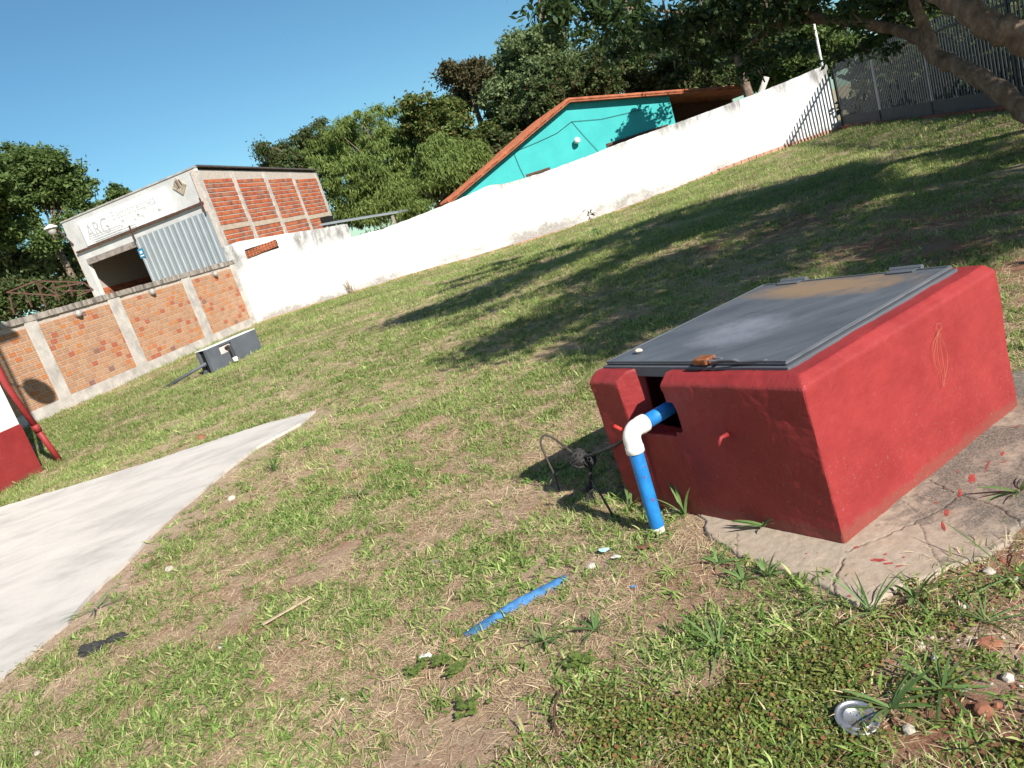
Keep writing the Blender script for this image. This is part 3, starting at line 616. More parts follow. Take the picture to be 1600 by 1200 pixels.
# ================================================================== GREY BOX by the brick wall
q0, q1 = g(335, 583), g(411, 547); gd = (q1-q0)/np.linalg.norm(q1-q0); gn = np.array([gd[1], -gd[0], 0]); gL = np.linalg.norm(q1-q0)
gb = thing('pump_box', (q0+q1)/2, 'charcoal painted box with a pink-white hatch in its front by the brick wall', 'utility box')
def gx_(mb, a, b, za, zb, na, nb): return mb.box(q0+gd*(a+b)/2+gn*(na+nb)/2+EZ*(za+zb)/2, gd, gn, EZ, (b-a)/2, (nb-na)/2, (zb-za)/2)
DP = .24
hs, he, hz0, hz1 = .36, .72, .26, .42
m = MB(); gx_(m, 0, hs, -.1, .46, -.06, 0); gx_(m, he, gL, -.1, .46, -.06, 0); gx_(m, hs, he, -.1, hz0, -.06, 0); gx_(m, hs, he, hz1, .46, -.06, 0)
gx_(m, gL-.06, gL, -.1, .46, -DP, -.0601); gx_(m, .0, gL-.0601, -.1, .46, -DP, -DP+.05)
m.build('body', M_GBOX, gb)
m = MB(); gx_(m, .05, .07, -.1, .455, -DP+.051, -.061); m.build('side_opening_dark', M_DARK, gb)  # near-black sheet paints the darkness of the box's open left side
m = MB(); gx_(m, 0, gL+.005, .462, .475, -DP, .004); m.build('top_slab', M_WHITEP, gb)
m = MB(); gx_(m, hs+.02, he-.02, hz0, hz1-.01, -.058, -.03); m.build('hatch', simple('pinkish_panel', (.62, .50, .46), .8), gb)
m = MB(); m.tube(spline([q0+gd*.55+EZ*.34-gn*.02, q0+gd*.56+EZ*.35+gn*.06, q0+gd*.53+EZ*.24+gn*.12, q0+gd*.48+EZ*.02+gn*.16], 6), .033, 10); m.build('outlet_pipe', M_BLACK, gb, True)
m = MB(); m.tube([q0+gd*.505+EZ*.13+gn*.145, q0+gd*.49+EZ*.045+gn*.158], .05, 12); m.build('coupling', M_PVC, gb, True)
m = MB(); m.tube([g(322, 568, .22), g(256, 607, .02)], .03, 12); props(m.build('drain_pipe', M_GBOX, None, True), 'dark grey pipe lying slantwise on the grass left of the charcoal box', 'pipe')

# ================================================================== WHITE WALL
VA, VB = g(412, 503), g(1313, 205); vd = (VB-VA)/np.linalg.norm(VB-VA); vn = np.array([vd[1], -vd[0], 0])
def vp(x, y): p = onplane(x, y, VA, VB); return float((p-VA)@vd), float(p[2])
TOP = [vp(*q) for q in [(548, 371), (600, 357), (660, 334), (700, 318), (735, 303), (765, 289), (790, 287), (830, 275), (850, 269), (925, 241), (1000, 212), (1075, 186), (1150, 158), (1225, 129), (1294, 100)]]
ts, tz = zip(*TOP); VLEN = float((VB-VA)@vd); ts = list(ts); ts[-1] = VLEN
ww = thing('white_wall', VA+vd*VLEN*.6, 'long weathered white painted boundary wall behind the lawn', 'wall')
def sheetwall(name, sa, sb, topf, mat, parent, thick=.16, off=0, dz=.5, step=.12):
    ss = np.linspace(sa, sb, int((sb-sa)/step)+2); nz = 16; V = []; Fc = []
    for side in (0, 1):
        for s_ in ss:
            t_ = topf(s_)
            for j in range(nz+1):
                z_ = -dz+(t_+dz)*j/nz; w_ = (fbm(s_*1.7, z_*1.7+9*side, 3)-.5)*.03
                V.append(VA+vd*s_+EZ*z_+vn*(off+w_ if side == 0 else off-thick))
    n_ = nz+1; N_ = len(ss)*n_
    for i in range(len(ss)-1):
        for j in range(nz):
            a = i*n_+j; Fc.append((a, a+n_, a+n_+1, a+1)); Fc.append((N_+a, N_+a+1, N_+a+n_+1, N_+a+n_))
        a = i*n_+nz; Fc.append((a, a+n_, N_+a+n_, N_+a))
    for i in (0, len(ss)-1):
        for j in range(nz): a = i*n_+j; Fc.append((a, a+1, N_+a+1, N_+a) if i else (a, N_+a, N_+a+1, a+1))
    return mk(name, V, Fc, mat, parent, False)
jag = lambda s_: .03*(fbm(s_*3.1, 2.2, 3)-.5)+.02*(fbm(s_*14, 7., 2)-.5)
sheetwall('wall_panel', ts[0], VLEN, lambda s_: float(np.interp(s_, ts, tz))+jag(s_), M_WHITE, ww)
tall = thing('white_wall', VA+vd*1.7, 'taller white wall section with a brick vent beside the brick wall', 'wall')
T2s = [vp(*q) for q in [(375, 377), (440, 366), (500, 357), (532, 351), (548, 350)]]
a2, z2 = zip(*T2s); t_l = wp
sheetwall('wall_panel', -.35, ts[0]+.04, lambda s_: float(np.interp(s_, a2, z2))+jag(s_)*.7, M_WHITE, tall, off=.03, thick=.2)
# vent of pierced blocks
v0, v1 = vp(386, 398), vp(433, 379); nb = 10; vh = .19
m = MB(); m.box(VA+vd*(v0[0]+v1[0])/2+EZ*(v0[1]+v1[1])/2+vn*.047, vd, vn, EZ, (v1[0]-v0[0])/2+.01, .003, vh/2+.03); m.build('vent_dark_backing', M_DARK, tall)  # flat near-black plate on the wall face paints the shade inside the vent holes
for i in range(nb):
    s_ = v0[0]+(v1[0]-v0[0])*(i+.5)/nb; z_ = v0[1]+(v1[1]-v0[1])*(i+.5)/nb; w_ = (v1[0]-v0[0])/nb; c = VA+vd*s_+EZ*z_+vn*.06
    m = MB()
    for sg in (-1, 1): m.bar(c-vd*w_*.46+EZ*sg*vh*.48, c+vd*w_*.46-EZ*sg*vh*.48, .03, .035, vn)
    m.bar(c-vd*w_*.5+EZ*vh*.5, c+vd*w_*.5+EZ*vh*.5, .03, .02); m.bar(c-vd*w_*.5-EZ*vh*.5, c+vd*w_*.5-EZ*vh*.5, .03, .02); m.bar(c-vd*w_*.5-EZ*vh*.5, c-vd*w_*.5+EZ*vh*.5, .03, .02, vn); m.build('vent_block', M_TILE, tall)
# red footing and rubble strip
m = MB(); ss = np.arange(.0, VLEN, .28)
for s_ in ss:
    p = VA+vd*s_; gz = float(ground(p[0], p[1]-.2)); hh = gz+.035+.03*fbm(s_*2., 1.) + (.10*sstep(s_, 14, 17)); m.box(VA+vd*(s_+.13)+vn*(.06)+EZ*(hh-.3), vd, vn, EZ, .128, .06+.03*random.random(), .3)
m.build('footing', M_SOILR if False else simple('brick_footing', (.42, .24, .17), .95, .35, 6, .5), ww)
VW = ww

# ================================================================== METAL FENCE
fa_ = math.radians(-14); fdr = np.array([math.sin(fa_), -math.cos(fa_), 0]); FO = VB+vd*.12-[0, 0, VB[2]]; fnrm = np.array([fdr[1], -fdr[0], 0])
fe = thing('metal_fence', FO+fdr*8, 'dark grey metal bar fence on a red masonry kerb at the right', 'fence')
kz = lambda d: .16+.006*d
FL = 17.4
m = MB(); m.bar(FO+EZ*.0, FO+fdr*FL+EZ*.06, .22, .30); m.build('kerb', simple('red_kerb', (.20, .065, .045), .95, .4, 5, .4), fe, bevel=.01)
zb_, zr, zt = .20, .47, 2.02
pd_ = [.12, 4.65, 8.9, 13.4, 17.3]
for d in pd_:
    m = MB(); m.bar(FO+fdr*d+EZ*.15, FO+fdr*d+EZ*(zt+.06), .07, .07, fdr); m.build('post', M_FENCE, fe)
for z_, nm in ((zr, 'rail'), (zt-.06, 'rail'), (zb_, 'rail')):
    for a, b in zip(pd_[:-1], pd_[1:]):
        m = MB(); m.bar(FO+fdr*(a+.036)+EZ*z_, FO+fdr*(b-.036)+EZ*z_, .045, .045); m.build(nm, M_FENCE, fe)
for a, b in zip(pd_[:-1], pd_[1:]):
    m = MB(); m.bar(FO+fdr*(a+.04)+EZ*(zb_+zr)/2, FO+fdr*(b-.04)+EZ*(zb_+zr)/2, .004, zr-zb_-.05); m.build('kick_panel', M_FENCE, fe)
me = None
for i in range(int((FL-.3)/.16)):
    d = .2+i*.16
    if min(abs(d-q_) for q_ in pd_) < .05: continue
    if me is None:
        t_ = MB(); t_.box((0, 0, (zr+zt+.2)/2), (1, 0, 0), (0, 1, 0), (0, 0, 1), .036, .005, (zt+.2-zr)/2); me = bpy.data.meshes.new('bar'); me.from_pydata(t_.V, [], t_.F); me.materials.append(M_FENCE)
    o = bpy.data.objects.new('bar', me); COL.objects.link(o); o.parent = fe; o.location = FO+fdr*d+fnrm*.034*0-np.array(fe.location[:]); o.rotation_euler = (0, 0, math.atan2(fdr[1], fdr[0]))

# ================================================================== WAREHOUSE
P2 = cast(352, 388, 29)*[1, 1, 0]; fda = math.radians(64.5); fd = np.array([-math.sin(fda), math.cos(fda), 0]); fn = np.array([-fd[1], fd[0], 0]); fn = fn if fn[1] < 0 else -fn
sda = math.radians(12); sd_ = np.array([math.sin(sda), math.cos(sda), 0]); sn = np.array([sd_[1], -sd_[0], 0])
def fp(x, y): p = onplane(x, y, P2, P2+fd); return float((p-P2)@fd), float(p[2])
def sp(x, y): p = onplane(x, y, P2, P2+sd_); return float((p-P2)@sd_), float(p[2])
wh = thing('workshop_building', P2+fd*3, 'workshop building with pale plaster front and sign, raw red brick side wall', 'building')
def fb(mb, a, b, za, zb, na, nb): return mb.box(P2+fd*(a+b)/2+fn*(na+nb)/2+EZ*(za+zb)/2, fd, fn, EZ, (b-a)/2, (nb-na)/2, (zb-za)/2)
def sb_(mb, a, b, za, zb, na, nb): return mb.box(P2+sd_*(a+b)/2+sn*(na+nb)/2+EZ*(za+zb)/2, sd_, sn, EZ, (b-a)/2, (nb-na)/2, (zb-za)/2)
FW = fp(150, 470)[0]; FH = 5.47; zo = fp(213, 378)[1]; o0, o1 = fp(226, 440)[0], fp(128, 411)[0]
oA, oB = .0, FW-.42
m = MB(); fb(m, 0, FW, zo+.05, FH, -.18, 0); fb(m, FW-.40, FW, -.2, zo+.048, -.18, 0); fb(m, 0, .35, -.2, zo+.048, -.18, 0); m.build('front_wall', M_PLASTER, wh)
m = MB(); fb(m, -.03, FW+.03, FH+.002, FH+.05, -.22, .03); m.build('parapet_cap', M_CONC, wh)
m = MB(); fb(m, .36, FW-.41, zo-.16, zo+.045, -.17, -.004); m.build('lintel', M_CONCD, wh)
tz0 = fp(314, 318)[1]; m = MB(); m.bar(P2+fd*.1+fn*.07+EZ*(tz0), P2+fd*(FW-.2)+fn*.07+EZ*(tz0-.03), .06, .07); m.build('gate_track', M_RUSTB, wh)
for a in (.15, FW*.53):
    m = MB(); m.bar(P2+fd*a+fn*.10+EZ*(tz0-.4), P2+fd*a+fn*.10+EZ*(tz0+.18), .05, .03, fn); m.build('track_hanger', M_RUSTB, wh)
# corrugated sliding gate
gw = fp(215, 380)[0]
m = MB(); nr = 13; V = []; Fc = []
xs = []; w_ = (gw-.08)/nr
for i in range(nr):
    x0 = .08+i*w_; xs += [(x0, 0), (x0+w_*.60, 0), (x0+w_*.68, .035), (x0+w_*.92, .035)]
xs.append((.08+nr*w_, 0))
gz0, gz1 = .15, zo+.12
for x, d in xs:
    for z_ in (gz0, gz1): V.append(P2+fd*x+fn*(.045+d)+EZ*z_)
Fc = [(2*i, 2*i+2, 2*i+3, 2*i+1) for i in range(len(xs)-1)]
o = mk('sliding_gate', V, Fc, M_GATE, wh); mo = o.modifiers.new('s', 'SOLIDIFY'); mo.thickness = .006
gate = o
m = MB(); c = fp(224, 395); ctr = P2+fd*c[0]+EZ*c[1]+fn*.088
m.box(ctr, fd, fn, EZ, .13, .004, .17); st_o = m.build('sticker', simple('blue_print', (.03, .20, .36), .5), wh)
m = MB(); m.box(ctr+fn*.006+EZ*.04, fd, fn, EZ, .06, .003, .05); m.box(ctr+fn*.006-EZ*.09, fd, fn, EZ, .09, .003, .02); m.build('sticker_print', M_WHITEP, wh)
# interior seen through the opening
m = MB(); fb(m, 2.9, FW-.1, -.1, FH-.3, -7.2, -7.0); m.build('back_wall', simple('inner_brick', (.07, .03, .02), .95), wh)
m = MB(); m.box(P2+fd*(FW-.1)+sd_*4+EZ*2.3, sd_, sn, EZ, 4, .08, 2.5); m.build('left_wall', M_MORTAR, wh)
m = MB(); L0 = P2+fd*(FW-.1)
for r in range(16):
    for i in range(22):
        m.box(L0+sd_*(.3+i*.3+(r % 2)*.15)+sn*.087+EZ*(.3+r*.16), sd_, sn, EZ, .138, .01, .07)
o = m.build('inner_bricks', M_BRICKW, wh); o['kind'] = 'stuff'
for q_ in (1.6, 2.6):
    m = MB(); m.bar(P2+fd*(FW-q_)+sd_*(2.5)+EZ*0, P2+fd*(FW-q_-.3)+sd_*3.5+EZ*4.2, .12); m.build('inner_post', M_RUSTB, wh)
# side wall
SL = sp(507, 308)[0]
zs = lambda s_: 5.42-.30*s_/SL
s_end = SL
m = MB(); V = []
for s_, z_ in ((0, -.2), (s_end, -.2), (s_end, zs(s_end)), (0, zs(0))): V += [P2+sd_*s_+EZ*z_, P2+sd_*s_+EZ*z_-sn*.18]
m.add(V, [(0, 2, 4, 6), (1, 7, 5, 3), (0, 1, 3, 2), (2, 3, 5, 4), (4, 5, 7, 6), (6, 7, 1, 0)]); m.build('side_wall', M_MORTAR, wh)
cols = [sp(*q)[0] for q in [(374, 325), (427, 318), (470, 310)]]
cols = [sp(370, 300)[0], sp(420, 300)[0], sp(463, 300)[0]]
bounds = [.0]+cols+[s_end-.25]
for c in bounds:
    m = MB(); sb_(m, c+.003, c+.24, 0, zs(c)-.05, .003, .045); m.build('pilaster', M_CONC, wh)
bz = 3.36
for i in range(4):
    a, b = bounds[i]+.25, bounds[i+1]; zb2 = bz-.3*(a/SL)*1.0
    m = MB(); sb_(m, a, b, zb2-.11, zb2+.06, .003, .03); m.build('ring_beam', simple('beam_concrete%d' % i, (.46, .37, .28), .9, .2), wh)
rows = [(1.9, bz-.12, .17, .25), (bz+.08, 5.1, .165, .25)]
m = MB(); rr = random.Random(11)
for i in range(4):
    a, b = bounds[i]+.26, bounds[i+1]-.01
    for z0, z1, hgt, ln in rows:
        z_ = z0; r = 0
        while z_+hgt < z1+.12:
            off = -.3*(a/SL); x = a-(r % 2)*ln*.5
            if z_+off+hgt > zs(b)-.04: break
            while x < b:
                xa, xb = max(x, a), min(x+ln-.02, b)
                if xb-xa > .04: m.box(P2+sd_*(xa+xb)/2+sn*(.006+rr.uniform(0, .008))+EZ*(z_+off+hgt*.43), sd_, sn, EZ, (xb-xa)/2, .01, hgt*.365)
                x += ln
            z_ += hgt; r += 1
o = m.build('bricks', M_BRICKW, wh); o['kind'] = 'stuff'
w0 = sp(503, 352); w1 = sp(517, 336)
m = MB(); sb_(m, w0[0], w1[0], 2.45, 3.0, .02, .05); m.build('window', M_DARK, wh)
# roof sheets
V = []; RV = [P2+EZ*(5.50)+sn*.12+sd_*.1, P2+sd_*(SL+.2)+sn*.12+EZ*(zs(SL)+.07), P2+sd_*(SL+.2)+fd*(FW)+EZ*(4.9), P2+fd*FW+sd_*.2+EZ*5.25]
V = RV+[v+EZ*.05 for v in RV]; mk('roof', V, [(0, 3, 2, 1), (4, 5, 6, 7), (0, 1, 5, 4), (1, 2, 6, 5), (2, 3, 7, 6), (3, 0, 4, 7)], simple('roof_sheet', (.10, .09, .085), .6, .3), wh)
# sign board
sA, sB = fp(274, 329), fp(141.6, 386); sC = fp(124, 347)
sgn = thing('sign_board', P2+fd*(sA[0]+sB[0])/2+EZ*4.4, 'faded white sign board lettered ARG on the workshop front', 'sign')
zb0 = (sA[1]+sB[1])/2; zt0 = sC[1]; s_a, s_b = sA[0], sC[0]+.02
m = MB(); m.box(P2+fd*(s_a+s_b)/2+fn*.05+EZ*(zb0+zt0)/2, fd, fn, EZ, (s_b-s_a)/2, .025, (zt0-zb0)/2); m.build('board', M_WHITEP, sgn)
M_LET = simple('faded_grey_print', (.47, .46, .45), .8, .2)
def text(s, size, s_left, zz_, mat, parent, bevel=0, name='lettering', ext=.004, outline=False):
    cu = bpy.data.curves.new('t', 'FONT'); cu.body = s; cu.size = size; cu.extrude = ext
    if outline: cu.fill_mode = 'NONE'; cu.bevel_depth = outline; cu.bevel_resolution = 0; cu.extrude = 0
    to = bpy.data.objects.new('t', cu); COL.objects.link(to); bpy.context.view_layer.update()
    me = bpy.data.meshes.new_from_object(to.evaluated_get(bpy.context.evaluated_depsgraph_get())); bpy.data.objects.remove(to)
    V = np.array([v.co[:] for v in me.vertices]); Fc = [tuple(p.vertices) for p in me.polygons]; bpy.data.meshes.remove(me)
    Wd = np.array([P2+fd*(s_left-v[0])+EZ*(zz_+v[1])+fn*(.078+v[2]) for v in V]); return mk(name, Wd, Fc, mat, parent)
BLn = s_b-s_a
def fit(s, f0, f1, zz_, hh, out):
    o = text(s, 1., 0, 0, M_LET, sgn, outline=0)
    V_ = np.array([v.co[:] for v in o.data.vertices])+base_of(sgn); a_ = (V_-P2)@fd; z_ = V_[:, 2]; w0_, w1_ = a_.max(), a_.min(); n_ = (V_-P2)@fn
    kx = BLn*(f1-f0)/(w0_-w1_); kz = hh/(z_.max()-z_.min()); na = s_b-BLn*f0+(a_-w0_)*kx; nz_ = zz_+(z_-z_.min())*kz
    W_ = np.array([P2+fd*x_+EZ*y_+fn*q_ for x_, y_, q_ in zip(na, nz_, n_)])-base_of(sgn); o.data.vertices.foreach_set('co', W_.astype(np.float32).ravel()); o.data.update(); return o
fit('ARG', .05, .31, zt0-.74, .56, .055)
o = fit('Electromecánica', .38, .87, zt0-.40, .30, .05); o.data.materials[0] = simple('faint_print', (.56, .55, .54), .8, .15)
m = MB()
for z_, l_, w_ in ((zt0-.80, 2.2, .02), (zt0-.88, 2.2, .02)): m.bar(P2+fd*(s_b-.5)+fn*.08+EZ*z_, P2+fd*(s_b-.5-l_)+fn*.08+EZ*z_, .006, w_)
for j in range(4):
    m.bar(P2+fd*(s_b-.35)+fn*.08+EZ*(zb0+.06+.075*j), P2+fd*(s_b-1.9-.1*(j % 2))+fn*.08+EZ*(zb0+.06+.075*j), .006, .018)
m.build('sign_lines', M_LET, sgn)
m = MB()
for _ in range(16):
    c = P2+fd*(s_a+random.uniform(.3, 2.6))+EZ*(zb0+random.uniform(.15, .75))+fn*.077; m.box(c, fd, fn, EZ, random.uniform(.02, .09), .001, random.uniform(.02, .06))
m.build('peeled_patch', M_PLASTER, sgn)
em = thing('wall_emblem', P2+fd*fp(281, 291)[0]+EZ*fp(281, 291)[1], 'weathered diamond shaped emblem near the right top of the workshop front', 'emblem'); ec = base_of(em)
m = MB(); w_ = np.array([0, 0, 1.])
a_ = (fd+EZ)/math.sqrt(2); b_ = (fd-EZ)/math.sqrt(2)
m.box(ec+fn*.02, a_, fn, b_, .24, .018, .20); m.build('plaque', simple('stained_plaque', (.40, .33, .24), .9, .5, 9), em)
for i in range(4):
    m = MB(); m.box(ec+fn*.045+fd*(.12-.08*i)+EZ*(.05+.02*i), fd*.2+EZ*.98, fn, fd*.98-EZ*.2, .15-.03*abs(i-1.5), .008, .018); m.build('stripe', M_RUSTB if i % 2 else M_CONCD, em)
# street light at the left corner
lc = fp(90, 350); lb = P2+fd*(FW+.1)+EZ*4.9
lm = thing('yard_lamp', P2+fd*(FW)+EZ*4.9+fn*.05, 'white dish lamp on a bracket at the left corner of the workshop', 'lamp')
hd = onplane(79, 356, P2+fn*.5, P2+fn*.5+fd)
m = MB(); m.tube(spline([P2+fd*(FW-.15)+fn*.03+EZ*4.6, P2+fd*(FW-.05)+fn*.25+EZ*5.15, hd+EZ*.1], 6), .03, 8); m.build('bracket', M_RUSTB, lm, True)
m = MB(); m.lathe(hd, [(.06, .12), (.23, .02), (.25, -.02), (.18, -.03)], 20); m.build('reflector', M_WHITEP, lm, True)
m = MB(); m.lathe(hd-EZ*.05, [(.16, .03), (.15, -.10), (.10, -.20), (.02, -.23)], 16); m.build('lamp_glass', M_DCL, lm, True)
# rusty frame behind brick wall
rf = thing('rusty_frame', cast(80, 480, 21)*[1, 1, 0], 'rusty welded steel frame standing behind the left end of the brick wall', 'frame')
fr = lambda x, y, D=21.5: cast(x, y, D)
for a, b in [((10, 457), (57, 439)), ((57, 439), (130, 441)), ((130, 441), (146, 453)), ((146, 453), (120, 462)), ((10, 457), (95, 462)), ((57, 439), (72, 480)), ((82, 440), (93, 470)), ((106, 441), (114, 462)), ((38, 455), (50, 480)), ((95, 455), (146, 453)), ((57, 441), (93, 462)), ((82, 450), (130, 442)), ((15, 462), (22, 490))]:
    m = MB(); m.bar(fr(*a), fr(*b), .032); m.build('steel_bar', M_RUSTB, rf)

# ================================================================== TEAL HOUSE
TA = VA-vn*5; TA = TA*[1, 1, 0]
def tp(x, y): p = onplane(x, y, TA, TA+vd); return float((p-TA)@vd), float(p[2])
th = thing('teal_house', TA+vd*9, 'turquoise gabled house with clay tile roof behind the white wall', 'house')
e0_, pk, rt_, r2 = tp(712, 311), tp(888, 162), tp(1045, 150), tp(1165, 133)
eZ = (e0_[0], e0_[1]); zr_ = 3.05
def tw(s_, z_, n_=0.): return TA+vd*s_+EZ*z_+vn*n_
HD = 7.0
Pg = [(e0_[0], -.2), (rt_[0], -.2), (rt_[0], rt_[1]), (pk[0], pk[1]), (e0_[0], e0_[1])]
V = [tw(*q) for q in Pg]+[tw(*q, -HD) for q in Pg]; m = MB(); m.add(V, [(0, 1, 2, 3, 4), (9, 8, 7, 6, 5), (0, 5, 6, 1), (1, 6, 7, 2), (4, 9, 5, 0)]); m.build('wall', M_TEAL, th)
slopeR = (rt_[1]-pk[1])/(rt_[0]-pk[0]); R_end = tp(1175, 131)[0]+.3; slopeL = (pk[1]-e0_[1])/(pk[0]-e0_[0]); Lend = tp(697, 309)[0]
def roofslab(name, p0, p1, mat):
    V = []
    for (s_, z_) in (p0, p1):
        for n_ in (.32, -HD-.3):
            for dz in (.015, .06): V.append(tw(s_, z_+dz, n_))
    m = MB(); m.add(V, [(0, 1, 3, 2), (4, 6, 7, 5), (0, 4, 5, 1), (2, 3, 7, 6), (0, 2, 6, 4), (1, 5, 7, 3)]); return m.build(name, mat, th)
zL = pk[1]-slopeL*(pk[0]-Lend); zR = pk[1]+slopeR*(R_end-pk[0])
roofslab('roof', (Lend, zL), (pk[0]-.002, pk[1]), M_TILE); roofslab('roof', (pk[0]+.002, pk[1]), (R_end, zR), M_TILE)
for (sa, za, sb2, zb2) in ((Lend, zL, pk[0], pk[1]), (R_end, zR, pk[0], pk[1])):
    nT = int(abs(sb2-sa)/.36)
    for i in range(nT):
        f0, f1 = i/nT, (i+1.12)/nT; a = tw(sa+(sb2-sa)*f0, za+(zb2-za)*f0+.10, .30); b = tw(sa+(sb2-sa)*min(f1, 1), za+(zb2-za)*min(f1, 1)+.12, .30)
        m = MB(); m.tube([a, b], [.045, .035], 8); m.build('verge_tile', M_TILE, th)
m = MB(); nR = 26
for (sa, za, sb2, zb2) in ((Lend, zL, pk[0], pk[1]), (R_end, zR, pk[0], pk[1])):
    for i in range(nR):
        n_ = .1-(HD)*i/nR; m.tube([tw(sa, za+.14, n_), tw(sb2, zb2+.14, n_)], .07, 6)
o = m.build('roof_tiles', M_TILE, th); o['kind'] = 'stuff'
# verandah in shade at the right
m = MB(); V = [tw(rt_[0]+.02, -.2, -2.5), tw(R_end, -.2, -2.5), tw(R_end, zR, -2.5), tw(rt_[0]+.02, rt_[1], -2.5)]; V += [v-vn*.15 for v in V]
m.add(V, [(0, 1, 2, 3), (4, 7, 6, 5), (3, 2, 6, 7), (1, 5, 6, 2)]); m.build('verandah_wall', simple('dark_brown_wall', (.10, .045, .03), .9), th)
for (pa, pb2, hh_) in (((825, 277), (858, 266), .2), ((950, 229), (1040, 190), .2)):
    a, b = tp(*pa), tp(*pb2); zt_ = min(a[1], b[1])+.10
    m = MB(); m.box(tw((a[0]+b[0])/2, zt_-.5, .012), vd, vn, EZ, (b[0]-a[0])/2+.05, .02, .52); wf = m.build('window', M_RUSTB, th)
    m = MB(); m.box(tw((a[0]+b[0])/2, zt_-.5, .036), vd, vn, EZ, (b[0]-a[0])/2-.03, .003, .44); m.build('pane', simple('dark_glass', (.03, .015, .012), .2, .2), wf)
lmp = tp(899, 217); tl = thing('gable_lamp', tw(*lmp), 'small white round lamp on the turquoise gable', 'lamp')
m = MB(); m.tube([tw(*lmp), tw(lmp[0], lmp[1]+.02, .16)], .025, 8); m.build('arm', M_WHITEP, tl); bm = MB()
m = MB(); m.lathe(tw(lmp[0], lmp[1]-.18, .18), [(.03, .22), (.11, .18), (.13, .1), (.12, .02), (.03, -.02)], 16); m.build('globe', M_PVC, tl, True)
wr = thing('wall_wire', tw(*tp(893, 192)), 'thin dark wires strung across the turquoise gable', 'wire')
m = MB()
for pth in ([(806, 236), (840, 222), (870, 208), (893, 190)], [(893, 190), (912, 212), (935, 237)], [(803, 240), (812, 262), (822, 282)], [(893, 190), (940, 186), (1000, 172)]):
    m.tube([tw(*tp(*q), .03) for q in pth], .008, 5)
m.build('wires', M_BLACK, wr)
# awning behind wall
aw = thing('awning', cast(560, 350, 31)*[1, 1, 0], 'thin grey lean-to awning behind the low end of the white wall', 'awning')
a, b = cast(500, 353, 30), cast(622, 333, 32); dpt = np.array([.3, 2.0, 0]); V = [a, b, b+dpt, a+dpt]; V += [v+EZ*.07 for v in V]
mk('sheet_roof', V, [(0, 3, 2, 1), (4, 5, 6, 7), (0, 1, 5, 4), (1, 2, 6, 5), (2, 3, 7, 6), (3, 0, 4, 7)], M_GREYM, aw)
m = MB(); p = cast(613, 337, 31.8); m.bar(p*[1, 1, 0], p, .12); m.build('post', M_CONCD, aw)
m = MB(); p = cast(510, 353, 30.3); m.bar(p*[1, 1, 0], p, .12); m.build('post', M_CONCD, aw)
# poles behind the wall
pp_ = cast(1284, 100, 31.5); m = MB(); m.tube([pp_*[1, 1, 0], pp_*[1, 1, 0]+EZ*6.5], .05, 12); props(m.build('thin_pole', M_WHITEP, None, True), 'thin white vertical pole behind the right end of the white wall', 'pole')
a, b = cast(1183, 160, 30), cast(1198, 120, 30); m = MB(); m.tube([a*[1, 1, 0], a, b], [.15, .12, .10], 10); props(m.build('cut_trunk', M_CONC, None, True), 'pale cut tree stub showing above the white wall near the teal house', 'tree stump')

# ================================================================== RED AND WHITE HOUSE at left
HA, HB = g(0, 772), g(66, 736); hd_ = (HB-HA)/np.linalg.norm(HB-HA); hn = np.array([hd_[1], -hd_[0], 0]); zred = .65
rh = thing('painted_house', HB-hd_*3, 'house corner painted white above and red below, at the left edge', 'house')
def hb(mb, a, b, za, zb, na, nb): return mb.box(HB-hd_*(a+b)/2+hn*(na+nb)/2+EZ*(za+zb)/2, hd_, hn, EZ, (b-a)/2, (nb-na)/2, (zb-za)/2)
m = MB(); hb(m, 0, 7, zred+.002, 6.9, -5, 0); m.build('upper_wall', M_WHITEP, rh)  # unseen upper height added so the house shadow reaches the brick wall
m = MB(); hb(m, -.012, 7, -.2, zred, -5.01, .012); m.build('lower_wall', M_RED, rh, bevel=.006)
m = MB(); hb(m, -.35, 7.4, 6.902, 7.02, -5.4, .35); m.build('roof', M_TILE, rh)
dpi = thing('downpipe', HB+hn*.08, 'red painted downpipe standing off the corner of the painted house', 'pipe')
q1_, q2_, q3_ = onplane(92, 728, HA, HB)+hn*.06, onplane(50, 671, HA, HB)+hn*.07, onplane(3, 603, HA, HB)+hn*.06
q4_ = np.array([q3_[0], q3_[1], 6.85])
m = MB(); m.tube([q1_, q2_], .038, 16); m.tube([q2_, q3_, q4_], .038, 16); m.build('tube', M_RED, dpi, True)
m = MB(); dv = (q1_-q2_)/np.linalg.norm(q1_-q2_); m.tube([q2_-dv*.05, q2_+dv*.05], .047, 16); m.build('coupling', M_RED, dpi, True)
# satellite dish whose shadow falls on the brick wall
sc_w = WA+wd*wp(62, 612)[0]+EZ*wp(62, 612)[1]; tdi = 7.2; dc = sc_w+TS*tdi
ds = thing('satellite_dish', dc, 'round dish on the far side of the painted house, mostly hidden', 'dish')
m = MB(); m.lathe(dc, [(.02, -.05), (.14, -.03), (.24, .03), (.25, .035), (.14, -.02), (.02, -.04)], 24, (.5, -.75, .45)); m.build('reflector', M_GREYM, ds, True)
m = MB(); m.tube([dc, dc-vd*.5+EZ*-.05], .02, 8); m.build('arm', M_GREYM, ds)

